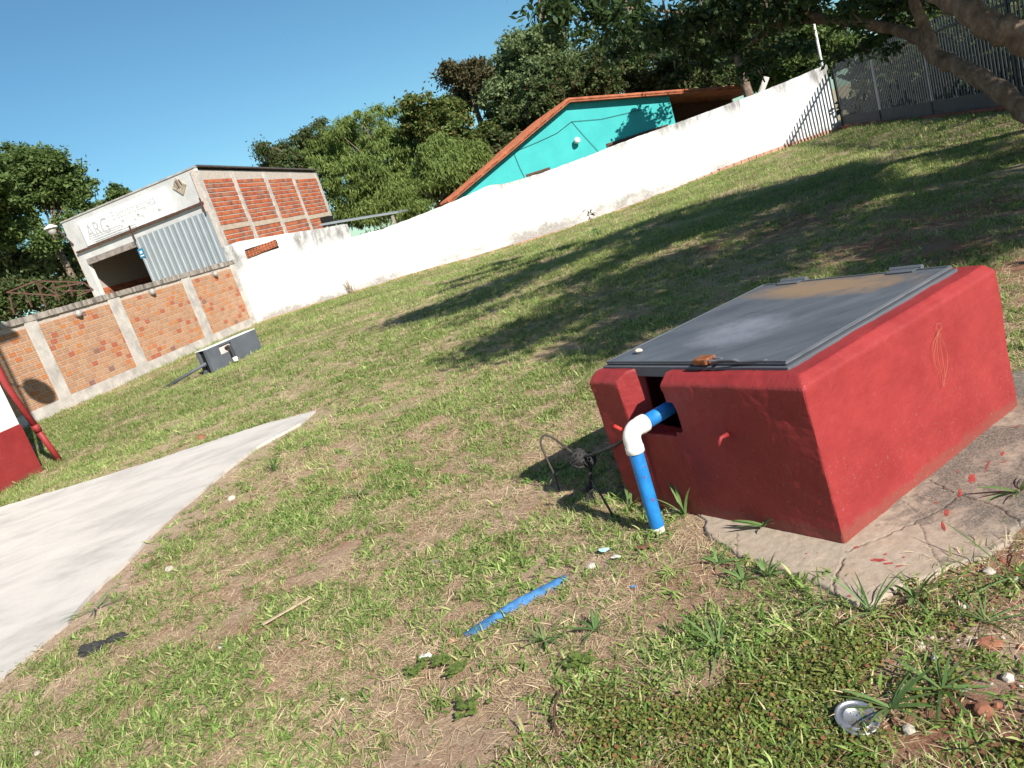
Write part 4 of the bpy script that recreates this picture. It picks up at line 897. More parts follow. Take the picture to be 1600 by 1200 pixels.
# ================================================================== TREES
def leaves(cent, size, aspect=.5, droop=0., up=.4, rng=RNG, bend=True):
    """rhombic leaf faces; cent (n,3), size (n,)"""
    n = len(cent); d = rng.normal(size=(n, 3)); d[:, 2] = d[:, 2]*.7-droop*2; d /= np.linalg.norm(d, axis=1)[:, None]
    nr = rng.normal(size=(n, 3)); nr[:, 2] = np.abs(nr[:, 2])+up; s = np.cross(d, nr); s /= np.linalg.norm(s, axis=1)[:, None]+1e-9
    L_ = size[:, None]; a = cent; b = cent+d*L_*.5+s*L_*aspect*.5; c = cent+d*L_; e = cent+d*L_*.5-s*L_*aspect*.5
    V = np.stack([a, b, c, e], 1).reshape(-1, 3); return V, np.arange(4*n).reshape(n, 4)
def crown_pts(blobs, n, clump=.5, shell=.45, rng=RNG, per=60, squash=.8):
    """leaf positions gathered in clumps spread through a set of ellipsoids"""
    vol = np.array([b[3]**2 for b in blobs]); vol = vol/vol.sum(); out = []
    for b, f in zip(blobs, vol):
        m = max(60, int(n*f)); nc = max(3, m//per); c = rng.normal(size=(nc, 3)); c /= np.linalg.norm(c, axis=1)[:, None]
        r = (rng.uniform(shell, 1.05, nc)+.42*(rng.random(nc) > .74)*rng.random(nc))[:, None]; c = c*r; cc = np.array(b[:3])+c*b[3]*np.array([1, 1, squash])
        sz = rng.uniform(.35, 1.25, nc)*clump*.55; k = rng.integers(0, nc, m); p = rng.normal(size=(m, 3))*[1, 1, .55]; p = cc[k]+p*sz[k][:, None]*.5; out.append(p)
    return np.concatenate(out)
def bgtree(name, label, blobs, D, n, size, mat, aspect=.45, droop=0., clump=.7, trunk=True, group=None, per=60, depth=1.1, shell=.4):
    per = int(per*1.7)
    """blobs: (px,py,rpx) seen from the lawn at distance D"""
    B = []
    for j, (px_, py_, rp_) in enumerate(blobs):
        d_ = D+depth*random.uniform(-1.5, 1.5); B.append((*cast(px_, py_, d_), rp_*d_/F*1.02))
    cx = np.mean([b[0] for b in B]); cy = np.mean([b[1] for b in B]); zmin = min(b[2] for b in B)
    t = thing(name, (cx, cy, 0), label, 'tree', group)
    P_ = crown_pts(B, n, clump, shell, per=per); V, Fc = leaves(P_, RNG.uniform(.65, 1.3, len(P_))*size, aspect, droop)
    mk('crown', V, Fc, mat, t)
    m = MB(); h_ = max(1.5, zmin); top = np.array([cx, cy, max(zmin, 1.0)])
    m.tube(spline([(cx, cy, -.4), (cx+.1, cy, h_*.5), top], 4), [.22-.010*i for i in range(9)], 8)
    for b in B: m.tube(spline([top-[0, 0, .2], (np.array(b[:3])+top)/2+[random.uniform(-.4, .4), 0, .3], np.array(b[:3])+[0, 0, b[3]*.5]], 4), [.05-.0045*i for i in range(9)], 6)
    m.build('trunk', M_BARK, t, True); return t
bgtree('shade_tree', 'tall leafy green tree at the left edge behind the workshop', [(12, 262, 26), (55, 256, 22), (93, 262, 20), (120, 285, 20), (127, 312, 15), (60, 290, 26), (20, 305, 26), (85, 312, 20), (35, 345, 19), (70, 378, 18), (5, 368, 22), (108, 345, 11), (-35, 290, 45), (-40, 350, 40), (75, 240, 9), (20, 240, 12)], 42, 52000, .2, L_GREEN, .5, .1, .9, per=50, shell=.5)
bgtree('shade_tree', 'dull olive tree below the tall tree at the left edge', [(40, 400, 34), (85, 395, 30), (110, 420, 26), (70, 430, 34), (20, 440, 38), (-20, 420, 45)], 46, 22800, 0.224, L_OLIVE, .5, .1, .8, per=45)
bgtree('bush', 'dark bush behind the rusty steel frame at the left', [(10, 470, 30), (60, 465, 30), (110, 460, 28), (140, 455, 22), (-25, 480, 30)], 38, 19000, 0.177, L_DARK, .5, .1, .8)
bgtree('small_tree', 'small treetop peeking over the workshop parapet', [(186, 304, 12), (172, 316, 10), (150, 325, 9), (200, 318, 12)], 48, 4750, 0.224, L_GREEN, .5, .1, .6)
bgtree('thin_tree', 'thin dark feathery tree right behind the brick side of the workshop', [(408, 232, 12), (425, 250, 18), (440, 236, 16), (455, 250, 22), (420, 272, 18), (480, 208, 13), (500, 190, 10), (470, 225, 18), (525, 215, 16), (505, 215, 16)], 44, 17100, 0.177, L_DARK, .4, .5, .7, per=35)
bgtree('feathery_tree', 'bright feathery green tree with drooping fronds behind the low end of the white wall', [(500, 240, 34), (548, 225, 38), (600, 215, 34), (640, 230, 40), (535, 280, 42), (590, 270, 45), (650, 285, 42), (545, 330, 26), (580, 320, 38), (540, 190, 12), (575, 180, 10), (520, 205, 10), (610, 172, 10), (555, 178, 7), (592, 168, 7), (640, 180, 9)], 42.5, 79800, 0.231, L_FEATHER, .22, .9, .75, per=40, depth=.8)
bgtree('feathery_tree', 'feathery green tree lower right of the bright one, close to the teal roof edge', [(620, 310, 34), (665, 290, 32), (700, 270, 34), (735, 250, 32), (690, 240, 34), (650, 330, 22)], 35.5, 38000, 0.204, L_FEATHER, .25, .8, .7, per=40)
bgtree('flowering_tree', 'green tree with scattered orange blossom behind the left slope of the teal roof', [(680, 195, 30), (710, 215, 36), (745, 235, 36), (650, 190, 24), (640, 165, 14), (665, 165, 16), (770, 215, 30), (700, 175, 24)], 41, 34200, 0.204, L_FLOWER, .5, .1, .7)
bgtree('bronze_tree', 'bronze-brown leaved tree standing taller than the flowering tree', [(715, 118, 22), (745, 115, 24), (700, 108, 12), (735, 145, 26), (770, 130, 22), (720, 160, 20)], 45, 22800, 0.204, L_BROWN, .5, .1, .7, per=40)
bgtree('tall_tree', 'tall pale green tree, highest against the sky behind the teal roof', [(830, 85, 34), (800, 70, 20), (860, 75, 30), (845, 55, 20), (800, 110, 34), (850, 120, 40), (890, 110, 34), (780, 150, 30), (830, 165, 40), (790, 190, 34)], 43, 49400, 0.204, L_OLIVE, .5, .15, .7, per=40)
bgtree('dark_tree', 'dark green tree directly behind the ridge of the teal house', [(860, 160, 34), (900, 140, 32), (820, 200, 34), (780, 230, 30), (930, 125, 30), (880, 110, 22)], 39.5, 28500, 0.204, L_DARK, .5, .1, .7)
bgtree('dark_tree', 'dark reddish green tree behind the right roof slope of the teal house', [(940, 100, 32), (980, 95, 34), (1020, 110, 30), (960, 70, 26), (1000, 60, 24), (920, 145, 20), (960, 140, 20), (1000, 138, 20), (1030, 132, 22)], 40, 26600, 0.204, L_DARK, .5, .1, .7)
bgtree('dark_tree', 'dark tree behind the clay roof end, left of the thin white pole', [(1060, 95, 34), (1110, 85, 36), (1150, 95, 32), (1190, 80, 34), (1080, 50, 34), (1140, 40, 36), (1050, 135, 22), (1090, 128, 22), (1130, 125, 22), (1165, 115, 22)], 38, 38000, 0.204, L_DARK, .5, .1, .8)
bgtree('leafy_tree', 'mid green leafy tree just right of the thin white pole', [(1220, 75, 34), (1255, 60, 34), (1225, 30, 30), (1290, 50, 26), (1200, 100, 24), (1320, 75, 20), (1180, 20, 30)], 33, 41800, 0.177, L_GREEN, .5, .1, .7)
bgtree('dark_tree', 'dark tree in the neighbouring yard whose leaves shade the right of the turquoise gable', [(1105, 62, 22), (1140, 55, 24), (1175, 50, 26), (1205, 40, 26), (1150, 88, 16), (1110, 25, 30), (1075, 40, 20), (1180, 10, 30)], 29.3, 9000, .2, L_DARK, .5, .1, .6, depth=.3)
bgtree('bush', 'leafy bush behind the wall between the thin pole and the clay roof', [(1215, 115, 26), (1245, 105, 26), (1275, 95, 22), (1190, 125, 18), (1300, 95, 18)], 34, 22800, 0.177, L_GREEN, .5, .1, .6)
TB0 = np.array([8.9, 10.6, 0])
# dark trees across the street behind the bar fence
for i, (x_, y_, r_) in enumerate([(18, 30, 3.2), (22, 26, 3.4), (20, 20, 3.0), (23, 16, 3.2), (19, 12.5, 2.8), (26, 22, 4.), (26, 14, 3.6), (19, 7, 2.8)]):
    nm = ['farthest', 'second farthest', 'third', 'fourth', 'fifth', 'tall outer', 'tall nearer', 'nearest'][i]
    t = thing('street_tree', (x_, y_, 0), f'dense dark tree seen through the metal bar fence, {nm} along it', 'tree', 'trees outside the metal fence')
    Bb = [(x_, y_, 1.2, r_*.75), (x_+.8, y_-.6, 2.6, r_*.7), (x_-.6, y_+.6, 3.2, r_*.6), (x_, y_+1.8, 1.6, r_*.6), (x_, y_-1.8, 1.4, r_*.6)]
    P_ = crown_pts(Bb, 7000, 1.0, .3); P_[:, 2] = np.abs(P_[:, 2]); V, Fc = leaves(P_, RNG.uniform(.7, 1.3, len(P_))*.36, .5); mk('crown', V, Fc, L_DARK, t)
    m = MB(); m.tube([(x_, y_, -.1), (x_, y_, 3)], [.25, .12], 8); m.build('trunk', M_BARK, t)

for i, d_ in enumerate([2.0, 4.3, 6.6, 8.9, 11.2, 13.6]):
    p = FO+fdr*d_-fnrm*np.sign((TB0-FO)@fnrm)*2.4; nm = ['in the far corner', 'behind the second fence bay, far end', 'behind the middle of the fence', 'behind the third fence post', 'behind the near fence bays', 'at the near end of the fence'][i]
    t = thing('street_bush', (p[0], p[1], 0), 'dark low bush outside the metal fence, '+nm, 'bush', 'bushes outside the metal fence')
    P_ = crown_pts([(p[0]+.6, p[1], .8, 1.5), (p[0]+1.1, p[1]-1.0, 1.2, 1.4), (p[0]+.4, p[1]+1.2, .9, 1.4), (p[0]+1.8, p[1]+.4, 1.6, 1.5)], 13000, 1.3, .1); P_[:, 2] = np.abs(P_[:, 2]); V, Fc = leaves(P_, RNG.uniform(.7, 1.3, len(P_))*.26, .55); mk('foliage', V, Fc, L_DARK, t)
# ---- the big tree at the right whose crown shades the lawn
TB = np.array([8.9, 10.6, 0]); nt_ = thing('overhanging_tree', TB, 'large low-branching tree at the right edge whose crown shades the lawn', 'tree')
def br_(path, r0, r1, n_=6):
    P_ = spline(path, n_); k_ = len(P_); rr = [(r0+(r1-r0)*i/(k_-1))*(1+.12*math.sin(i*1.7)+random.uniform(-.06, .06)) for i in range(k_)]
    m = MB(); m.tube(P_, rr, 12); m.build('limb', M_BARK, nt_, True); return P_
z0_ = float(ground(*TB[:2]))
l1 = [TB+[0, 0, z0_-.2], cast(1650, 205, 11.4), cast(1600, 170, 11.4), cast(1545, 130, 11.6), cast(1500, 105, 11.9), cast(1462, 88, 12.2), cast(1440, 62, 12.5), cast(1405, 48, 12.8), cast(1340, 36, 13.1), cast(1275, 31, 13.5), cast(1215, 40, 13.8), cast(1165, 72, 14.2), cast(1130, 92, 14.6)]
br_(l1, .145, .035)
br_([TB+[.3, .2, z0_-.2], cast(1690, 120, 10.8), cast(1600, 58, 10.4), cast(1550, 42, 10.4), cast(1510, 14, 10.5), cast(1460, -14, 10.8), cast(1380, -60, 11.2), cast(1290, -120, 11.8)], .20, .08)
br_([cast(1462, 88, 12.2), cast(1448, 50, 12.3), cast(1430, 8, 12.4), cast(1418, -50, 12.5), cast(1400, -130, 12.6)], .085, .05)
br_([cast(1290, 30, 13.4), cast(1240, 12, 13.6), cast(1200, -30, 14)], .06, .03); br_([cast(1235, 38, 13.7), cast(1150, 30, 13.6), cast(1060, 20, 13.4), cast(960, 10, 13)], .05, .015)
br_([cast(1165, 72, 14.2), cast(1180, 100, 14.3), cast(1195, 128, 14.5)], .03, .012)
CR_ = TB+[-2.5, -3.2, 4.4]
for q in [(-1.5, -3, 4.2), (2, -4, 4.5), (-4, -1, 4.2), (1, 1, 5), (-3, -7, 4.0), (-6, -4, 3.8)]:
    br_([TB+[.2, .1, .5], TB+[-.2, -.5, 2.2], TB+np.array(q)*.6+[0, 0, .6], TB+np.array(q)], .16, .03)
sh_poly = [(583, 513), (640, 492), (700, 470), (770, 440), (830, 418), (900, 385), (1000, 345), (1080, 318), (1150, 298), (1230, 285), (1300, 266), (1350, 252), (1420, 262), (1480, 235), (1600, 215), (1600, 290), (1560, 400), (1480, 415), (1300, 430), (1180, 450), (1080, 510), (970, 566), (905, 560), (880, 538), (842, 540), (800, 566), (770, 576), (745, 560), (690, 549), (735, 515), (700, 508), (665, 497), (620, 508)]
gp = [g(*q)[:2] for q in sh_poly]; gp = np.array(gp)
dsh = np.array([-TS[0], -TS[1]])/math.hypot(TS[0], TS[1]); cot = 1/math.tan(math.radians(SEL))
cl = []; tries = 0
want = 2600
while len(cl) < want and tries < 60000:
    tries += 1
    x_, y_ = RNG.uniform(-2.2, 11), RNG.uniform(5.5, 22)
    if not inpoly(np.array([x_]), np.array([y_]), gp)[0]: continue
    # the lawn shows openings in the shade: keep them
    ua_, ub_ = x_*.80+y_*.6, -x_*.6+y_*.80
    if fbm(ua_*.45+4, ub_*1.35+2, 4) < .44: continue
    h_ = RNG.uniform(3.0, 7.2); p = np.array([x_-dsh[0]*h_*cot, y_-dsh[1]*h_*cot, h_])
    X_, Y_ = projn(p)
    d_ = (p-[0, 0, H])@FWD
    if d_ > .3 and -60 < X_ < 1660 and Y_ > -45: continue
    if d_ < .3 and p[2] < 3.2: continue
    cl.append(p)
cl = np.array(cl)
per_ = 22; k_ = np.repeat(np.arange(len(cl)), per_); P_ = cl[k_]+RNG.normal(size=(len(k_), 3))*[.20, .20, .12]
vis = [(845, 14, 22), (880, 20, 26), (862, 40, 14), (905, 48, 18), (930, 18, 30), (955, 48, 26), (985, 30, 34), (1010, 70, 26), (1045, 40, 38), (1075, 80, 22), (1100, 25, 38), (1140, 60, 34), (1150, 15, 34), (1190, 95, 18), (1200, 20, 30), (1235, 70, 22), (1250, 5, 26), (1165, 105, 16), (1330, 15, 26), (1360, 62, 18), (1305, 82, 12), (1395, 10, 24), (1345, 75, 9), (1395, 78, 9), (1470, -10, 22), (1430, -6, 24), (1100, 100, 20), (960, 85, 18), (1290, -12, 22), (880, -20, 40), (980, -30, 50), (1100, -40, 50), (1220, -40, 50), (1340, -40, 45), (1470, -50, 40)]
VB_ = [(*cast(a, b, dd_), r_*dd_/F) for (a, b, r_), dd_ in zip(vis, RNG.uniform(11.5, 14.5, len(vis)))]
Pv = crown_pts(VB_, 15000, .30, .15, per=16)
sz = np.concatenate([np.full(len(P_), .15), np.full(len(Pv), .125)])*RNG.uniform(.7, 1.3, len(P_)+len(Pv))
V, Fc = leaves(np.concatenate([P_, Pv]), sz, .42, .35); mk('crown', V, Fc, L_NEAR, nt_)
m = MB()
for c_ in VB_[::2]: m.tube(spline([np.array(c_[:3])+[0, 0, c_[3]*.9], np.array(c_[:3]), np.array(c_[:3])+[random.uniform(-.3, .3), random.uniform(-.3, .3), -c_[3]*.8]], 4), [.014]*8+[.006], 5)
m.build('twigs', M_BARK, nt_)

# ================================================================== GRASS
def strip_blades(n, spread, lmin, lmax, w, flat, seed, curl=.6, segs=3):
    r = np.random.default_rng(seed); V = []; Fc = []
    for i in range(n):
        a = r.uniform(0, 2*math.pi); rad = spread*math.sqrt(r.random()); c = np.array([rad*math.cos(a), rad*math.sin(a), 0]); az = r.uniform(0, 2*math.pi) if spread > .03 else a+r.normal()*.5
        el = math.radians(r.uniform(*flat)); Ln = r.uniform(lmin, lmax); hd0 = np.array([math.cos(az), math.sin(az), 0]); sd0 = np.array([-math.sin(az), math.cos(az), 0]); tw_ = r.uniform(-.5, .5); ww_ = w*r.uniform(.7, 1.3)
        p = c; b0 = len(V)
        for s_ in range(segs+1):
            f = s_/segs; wd_ = ww_*(.75+.6*f-1.35*f*f*f*.98) if s_ < segs else 0
            side = sd0*math.cos(tw_)+np.array([0, 0, math.sin(tw_)])
            if s_ < segs: V += [p-side*wd_/2, p+side*wd_/2]
            else: V.append(p)
            e_ = el-curl*f; p = p+(hd0*math.cos(e_)+np.array([0, 0, math.sin(e_)]))*Ln/segs; p = np.array([p[0], p[1], max(p[2], .003)])
        for s_ in range(segs-1): q = b0+2*s_; Fc.append((q, q+1, q+3, q+2))
        q = b0+2*(segs-1); Fc.append((q, q+1, q+2))
    return V, Fc
def source(name, V, Fc, mat, col_):
    me = bpy.data.meshes.new(name); me.from_pydata([tuple(v) for v in V], [], Fc); me.materials.append(mat); o = bpy.data.objects.new(name, me); col_.objects.link(o); return o
def scatter(name, P_, scl, tint, srcs, label, cat=None, tilt=.0):
    me = bpy.data.meshes.new(name); n = len(P_); me.vertices.add(n); me.vertices.foreach_set('co', P_.astype(np.float32).ravel())
    rot = np.stack([RNG.normal(size=n)*tilt, RNG.normal(size=n)*tilt, RNG.uniform(0, 6.283, n)], -1)
    a = me.attributes.new('rot', 'FLOAT_VECTOR', 'POINT'); a.data.foreach_set('vector', rot.astype(np.float32).ravel())
    a = me.attributes.new('scl', 'FLOAT', 'POINT'); a.data.foreach_set('value', scl.astype(np.float32))
    a = me.attributes.new('tint', 'FLOAT', 'POINT'); a.data.foreach_set('value', np.clip(tint, 0, 1).astype(np.float32))
    a = me.attributes.new('pick', 'INT', 'POINT'); a.data.foreach_set('value', RNG.integers(0, len(srcs.objects), n).astype(np.int32))
    o = bpy.data.objects.new(name, me); COL.objects.link(o); o['kind'] = 'stuff'; o['label'] = label; o['category'] = cat or name.replace('_', ' ')
    ng = bpy.data.node_groups.new(name, 'GeometryNodeTree'); ng.interface.new_socket('Geometry', in_out='INPUT', socket_type='NodeSocketGeometry'); ng.interface.new_socket('Geometry', in_out='OUTPUT', socket_type='NodeSocketGeometry')
    nn = ng.nodes.new; gi = nn('NodeGroupInput'); go = nn('NodeGroupOutput'); ip = nn('GeometryNodeInstanceOnPoints'); ci = nn('GeometryNodeCollectionInfo'); ci.inputs[0].default_value = srcs; ci.inputs['Separate Children'].default_value = True; ci.inputs['Reset Children'].default_value = True
    def at_(nm, ty):
        x = nn('GeometryNodeInputNamedAttribute'); x.data_type = ty; x.inputs[0].default_value = nm; return [s for s in x.outputs if s.enabled and s.name == 'Attribute'][0]
    lk_ = ng.links.new; lk_(gi.outputs[0], ip.inputs['Points']); lk_(ci.outputs[0], ip.inputs['Instance']); ip.inputs['Pick Instance'].default_value = True
    lk_(at_('pick', 'INT'), ip.inputs['Instance Index']); lk_(at_('rot', 'FLOAT_VECTOR'), ip.inputs['Rotation']); lk_(at_('scl', 'FLOAT'), ip.inputs['Scale']); lk_(ip.outputs[0], go.inputs[0])
    mo = o.modifiers.new('scatter', 'NODES'); mo.node_group = ng; return o
cG = bpy.data.collections.new('grass_sources'); cS = bpy.data.collections.new('straw_sources'); cC = bpy.data.collections.new('cover_sources'); cB = bpy.data.collections.new('short_sources')
for i in range(6): source('tuft', *strip_blades(16, .038, .026, .062, .0062, (8, 55), 20+i, .7), G_BLADE, cG)
for i in range(5): source('short_tuft', *strip_blades(26, .055, .018, .05, .0035, (15, 80), 40+i, .5, 2), G_BLADE, cB)
for i in range(6): source('straw', *strip_blades(26, .07, .02, .065, .0018, (0, 22), 60+i, .35, 3), G_STRAW, cS)
for i in range(4):
    V = []; Fc = []; r = np.random.default_rng(80+i)
    for j in range(44):
        c = np.array([*(r.normal(size=2)*.028), r.uniform(.004, .018)]); rr_ = r.uniform(.0022, .0052); nrm = np.array([r.normal()*.4, r.normal()*.4, 1.]); nrm /= np.linalg.norm(nrm); e = np.cross(nrm, [1, 0, .1]); e /= np.linalg.norm(e); f = np.cross(nrm, e); b0 = len(V)
        V += [c+rr_*(e*math.cos(q)*1.25+f*math.sin(q)) for q in np.linspace(0, 2*math.pi, 7)[:-1]]; Fc.append(tuple(range(b0, b0+6)))
    source('creeper', V, Fc, G_COVER, cC)
gpoly = [(-9.6-.26*1.5, 14.5), (-7.1, 24.9), (13.5, 27.0), (9.9, 6)]
bxp = [L(-.01, -.01, 0)[:2], L(A1, 0, 0)[:2], L(A1, B1, 0)[:2], L(-.01, B1, 0)[:2]]
gbp = [(q0+gn*.01)[:2], (q1+gn*.01)[:2], (q1-gn*.24)[:2], (q0-gn*.24)[:2]]
hp = [(HB+hn*.02)[:2], (HB-hd_*7+hn*.02)[:2], (HB-hd_*7-hn*5)[:2], (HB-hn*5)[:2]]
def sample(dens, x0, x1, y0, y1, margin=180):
    n = int((x1-x0)*(y1-y0)*dens); x = RNG.uniform(x0, x1, n); y = RNG.uniform(y0, y1, n); z = ground(x, y)
    X_, Y_ = projn(np.stack([x, y, z], -1)); ok = (X_ > -margin) & (X_ < 1600+margin) & (Y_ > -50) & (Y_ < 1200+margin)
    ok &= ~(inpoly(x, y, SLABP) & (segdist(x, y, [tuple(p) for p in SLABP[:90]]) > .035*RNG.random(n))) & ~inpoly(x, y, bxp) & ~inpoly(x, y, gbp) & ~inpoly(x, y, hp)
    padd = segdist(x, y, [tuple(p) for p in PADP[::3]]+[tuple(PADP[0])]); ok &= ~(inpoly(x, y, PADP) & (padd > .055*RNG.random(n)))
    s_ = (x-WA[0])*wn[0]+(y-WA[1])*wn[1]; ok &= s_ > .06; s_ = (x-VA[0])*vn[0]+(y-VA[1])*vn[1]; ok &= (s_ > .10)
    s_ = (x-FO[0])*fnrm[0]+(y-FO[1])*fnrm[1]; ok &= (s_*np.sign(((TB-FO)@fnrm)) > .12)
    return x[ok], y[ok], z[ok]
def lift(x, y, z):
    nr_ = (x > -4) & (x < 3.2) & (y > .6) & (y < 5.2); fd_ = sstep(x, -4, -3.4)*(1-sstep(x, 2.6, 3.2))*sstep(y, .6, 1)*(1-sstep(y, 4.6, 5.2))
    return z+np.where(nr_, fd_*(.022*(fbm(x*5, y*5, 4)-.5)+.012*(fbm(x*22, y*22, 3)-.5)), 0)-.002
def slabdist(x, y): return segdist(x, y, [tuple(p) for p in SLABP[:90]])
def bare(x, y):
    b = np.zeros(np.shape(x))
    for pc, pr in RED_PATCH: b = np.maximum(b, np.exp(-(((x-pc[0])**2+(y-pc[1])**2)/pr**2)*(1.6*fbm(x*2.5, y*2.5, 3)+.2)*2))
    b = np.maximum(b, (1-sstep(y+.5*(fbm(x*3, y*3, 3)-.5), 1.75, 2.2))*sstep(x+.5*(fbm(x*4+5, y*4, 3)-.5), .45, .8)*(x < 4)); return b
def cover(x, y):
    """0..1 how green the turf is"""
    a = sstep(fbm(x*1.6+2, y*1.6, 4), .30, .62); b = sstep(fbm(x*5.5, y*5.5+3, 3), .32, .6); c = .25+.75*a*.5+.5*b*a
    sdist = slabdist(x, y); c = c*(.06+.94*sstep(sdist+.3*(fbm(x*3, y*3, 3)-.5), .0, .42))
    c = c*(1-.8*bare(x, y))
    c = c*(1-.6*sstep(y, 26, 27)); return np.clip(c, 0, 1)
def gather(spec, fn_):
    XS = []; 
    for dens, x0, x1, y0, y1, sc_ in spec:
        x, y, z = sample(dens, x0, x1, y0, y1); pr = fn_(x, y); kpt = RNG.random(len(x)) < pr; x, y, z = x[kpt], y[kpt], z[kpt]
        XS.append(np.stack([x, y, lift(x, y, z), np.full(len(x), sc_)], -1))
    return np.concatenate(XS)
q = gather([(1050, -4.2, 3.4, .7, 5, 1.), (240, -7, 6, 5, 9, 1.25), (90, -10, 10, 9, 14, 1.7)], lambda x, y: cover(x, y)*sstep(fbm(x*3.3+8, y*3.3, 3), .28, .58)*(1-.45*(1-sstep(y, 1.5, 1.9))*sstep(x, -.6, .1)))
scatter('grass', q[:, :3], q[:, 3]*RNG.uniform(.6, 1.25, len(q)), .5+RNG.normal(size=len(q))*.22, cG, 'broad-bladed green lawn grass in patches over dry thatch', tilt=.12)
q = gather([(300, -4.2, 3.4, .7, 5, 1.), (330, -7, 6, 5, 9, 1.2), (180, -11, 11, 9, 15, 1.6), (110, -11, 15, 15, 28, 2.2)], lambda x, y: cover(x, y)*.95*(.38+.62*sstep(fbm(x*.38+7, y*.5, 4), .36, .60)))
scatter('short_grass', q[:, :3], q[:, 3]*RNG.uniform(.6, 1.3, len(q)), .45+1.1*(fbm(q[:, 0]*.7, q[:, 1]*.7, 3)-.5)+RNG.normal(size=len(q))*.15, cB, 'short fine green turf covering the lawn', tilt=.1)
q = gather([(1050, -4.2, 3.4, .7, 5, 1.), (330, -7, 6, 5, 9, 1.3), (150, -11, 11, 9, 15, 1.7), (70, -11, 15, 15, 28, 2.3)], lambda x, y: np.clip(.25+1.0*sstep(fbm(x*2.1+30, y*2.1, 4), .35, .6), 0, 1)*(.3+.7*sstep(slabdist(x, y), .0, .4))*(1-.55*(1-sstep(y, 1.7, 2.1))*sstep(x, .0, .5))*(1-.65*bare(x, y)))
scatter('dry_grass', q[:, :3], q[:, 3]*RNG.uniform(.6, 1.3, len(q)), .5+RNG.normal(size=len(q))*.25, cS, 'tan dead grass thatch lying flat between the green tufts', tilt=.1)
q = gather([(1500, -.9, 1.5, .8, 2.2, 1.)], lambda x, y: (1-.7*bare(x, y)*sstep(x, .7, 1.))*sstep(fbm(x*4.5+3, y*4.5, 3), .34, .56)*(1-sstep(y, 1.85, 2.15))*sstep(x, -.7, 0)*(1-.5*sstep(x, .6, .9)))
scatter('ground_creeper', q[:, :3], q[:, 3]*RNG.uniform(.7, 1.3, len(q)), .5+RNG.normal(size=len(q))*.3, cC, 'low yellowish round-leaved creeper on red soil in the foreground', tilt=.1)
# gravel at lower right
cR = bpy.data.collections.new('gravel_sources')
for i in range(4):
    bm = bmesh.new(); bmesh.ops.create_icosphere(bm, subdivisions=1, radius=1)
    for v in bm.verts: v.co = v.co*random.uniform(.7, 1.2); v.co.z *= .6
    V = [v.co[:] for v in bm.verts]; Fc = [tuple(v.index for v in f.verts) for f in bm.faces]; bm.free(); source('gravel', V, Fc, M_SOILR if i else M_STONE, cR)
q = gather([(2400, .5, 1.6, .9, 2.3, 1.), (160, -3.5, 1, 1.2, 5, 1.)], lambda x, y: np.where(x > .5, sstep(x+.35*fbm(x*4, y*4, 2), .85, 1.15), sstep(fbm(x*3+1, y*3, 3), .5, .7)))
scatter('gravel', q[:, :3], RNG.uniform(.002, .0075, len(q))*(1+1.2*(RNG.random(len(q)) > .94)), RNG.random(len(q)), cR, 'small reddish clods and gravel on the bare soil', tilt=.5)

gv = np.zeros(len(GROUND.data.vertices)*3, np.float32); GROUND.data.vertices.foreach_get('co', gv); gv = gv.reshape(-1, 3)
at_ = GROUND.data.attributes.new('bare', 'FLOAT', 'POINT'); at_.data.foreach_set('value', bare(gv[:, 0], gv[:, 1]).astype(np.float32))
sd2 = slabdist(gv[:, 0], gv[:, 1])+.35*(fbm(gv[:, 0]*3, gv[:, 1]*3, 3)-.5)
sa2 = np.maximum(.9*(1-sstep(sd2, .05, .5)), .8*sstep(fbm(gv[:, 0]*1.7+11, gv[:, 1]*1.7, 3), .56, .70)*(gv[:, 1] < 6))
at_ = GROUND.data.attributes.new('sand', 'FLOAT', 'POINT'); at_.data.foreach_set('value', sa2.astype(np.float32))
# ------------------------------------------------ single weeds
def weed(px_, py_, label, n_, lmin, lmax, w, flat, seed, curl=.7, z=.01, mat=None, spread=.008):
    c = g(px_, py_, z); V, Fc = strip_blades(n_, spread, lmin, lmax, w, flat, seed, curl, 5); o = mk('weed_plant', np.array(V)+c, Fc, mat or G_WEED, None, False, c); props(o, label, 'weed'); return o
weed(1192, 822, 'broad-leaved weed rooted on the pad against the shaded red face', 9, .07, .13, .017, (10, 55), 3, .5, .03)
weed(1070, 805, 'tall dark grass clump at the red box foot, right of the blue pipe', 9, .12, .24, .014, (50, 85), 8, .5)
weed(1108, 790, 'short broad weed against the shaded red face, left of the pad weed', 7, .05, .10, .014, (40, 80), 9, .5)
weed(985, 790, 'grass clump with long leaves directly left of the blue pipe', 9, .10, .20, .012, (25, 65), 5, .8)
weed(1120, 880, 'bright green leafy tuft at the left edge of the pad', 14, .05, .09, .010, (15, 60), 12)
weed(1200, 900, 'leafy tuft at the lower edge of the pad below the pad weed', 16, .05, .10, .010, (15, 65), 13)
weed(1160, 905, 'low leafy tuft left of the tuft at the lower pad edge', 16, .05, .09, .010, (10, 50), 14)
weed(1360, 955, 'spiky long grass at the lower corner of the pad', 12, .10, .20, .006, (25, 75), 15, .6)
weed(1430, 935, 'fan of stiff green blades at the pad edge right of the crack', 12, .06, .13, .011, (20, 75), 16)
weed(1290, 945, 'fine grass beside the big crack at the pad edge', 10, .07, .14, .006, (20, 70), 17)
weed(1585, 900, 'long grass hanging in from the right border below the pad', 18, .15, .30, .006, (5, 40), 18, .4)
weed(1590, 770, 'green grass tuft at the right border beside the pad', 12, .08, .16, .010, (15, 55), 19)
weed(1390, 1105, 'broad-bladed grass clump right beside the can lid', 14, .09, .17, .012, (5, 45), 20, .5)
weed(1470, 1075, 'spreading grass clump on the red soil at lower right', 14, .09, .18, .010, (5, 45), 21, .5)
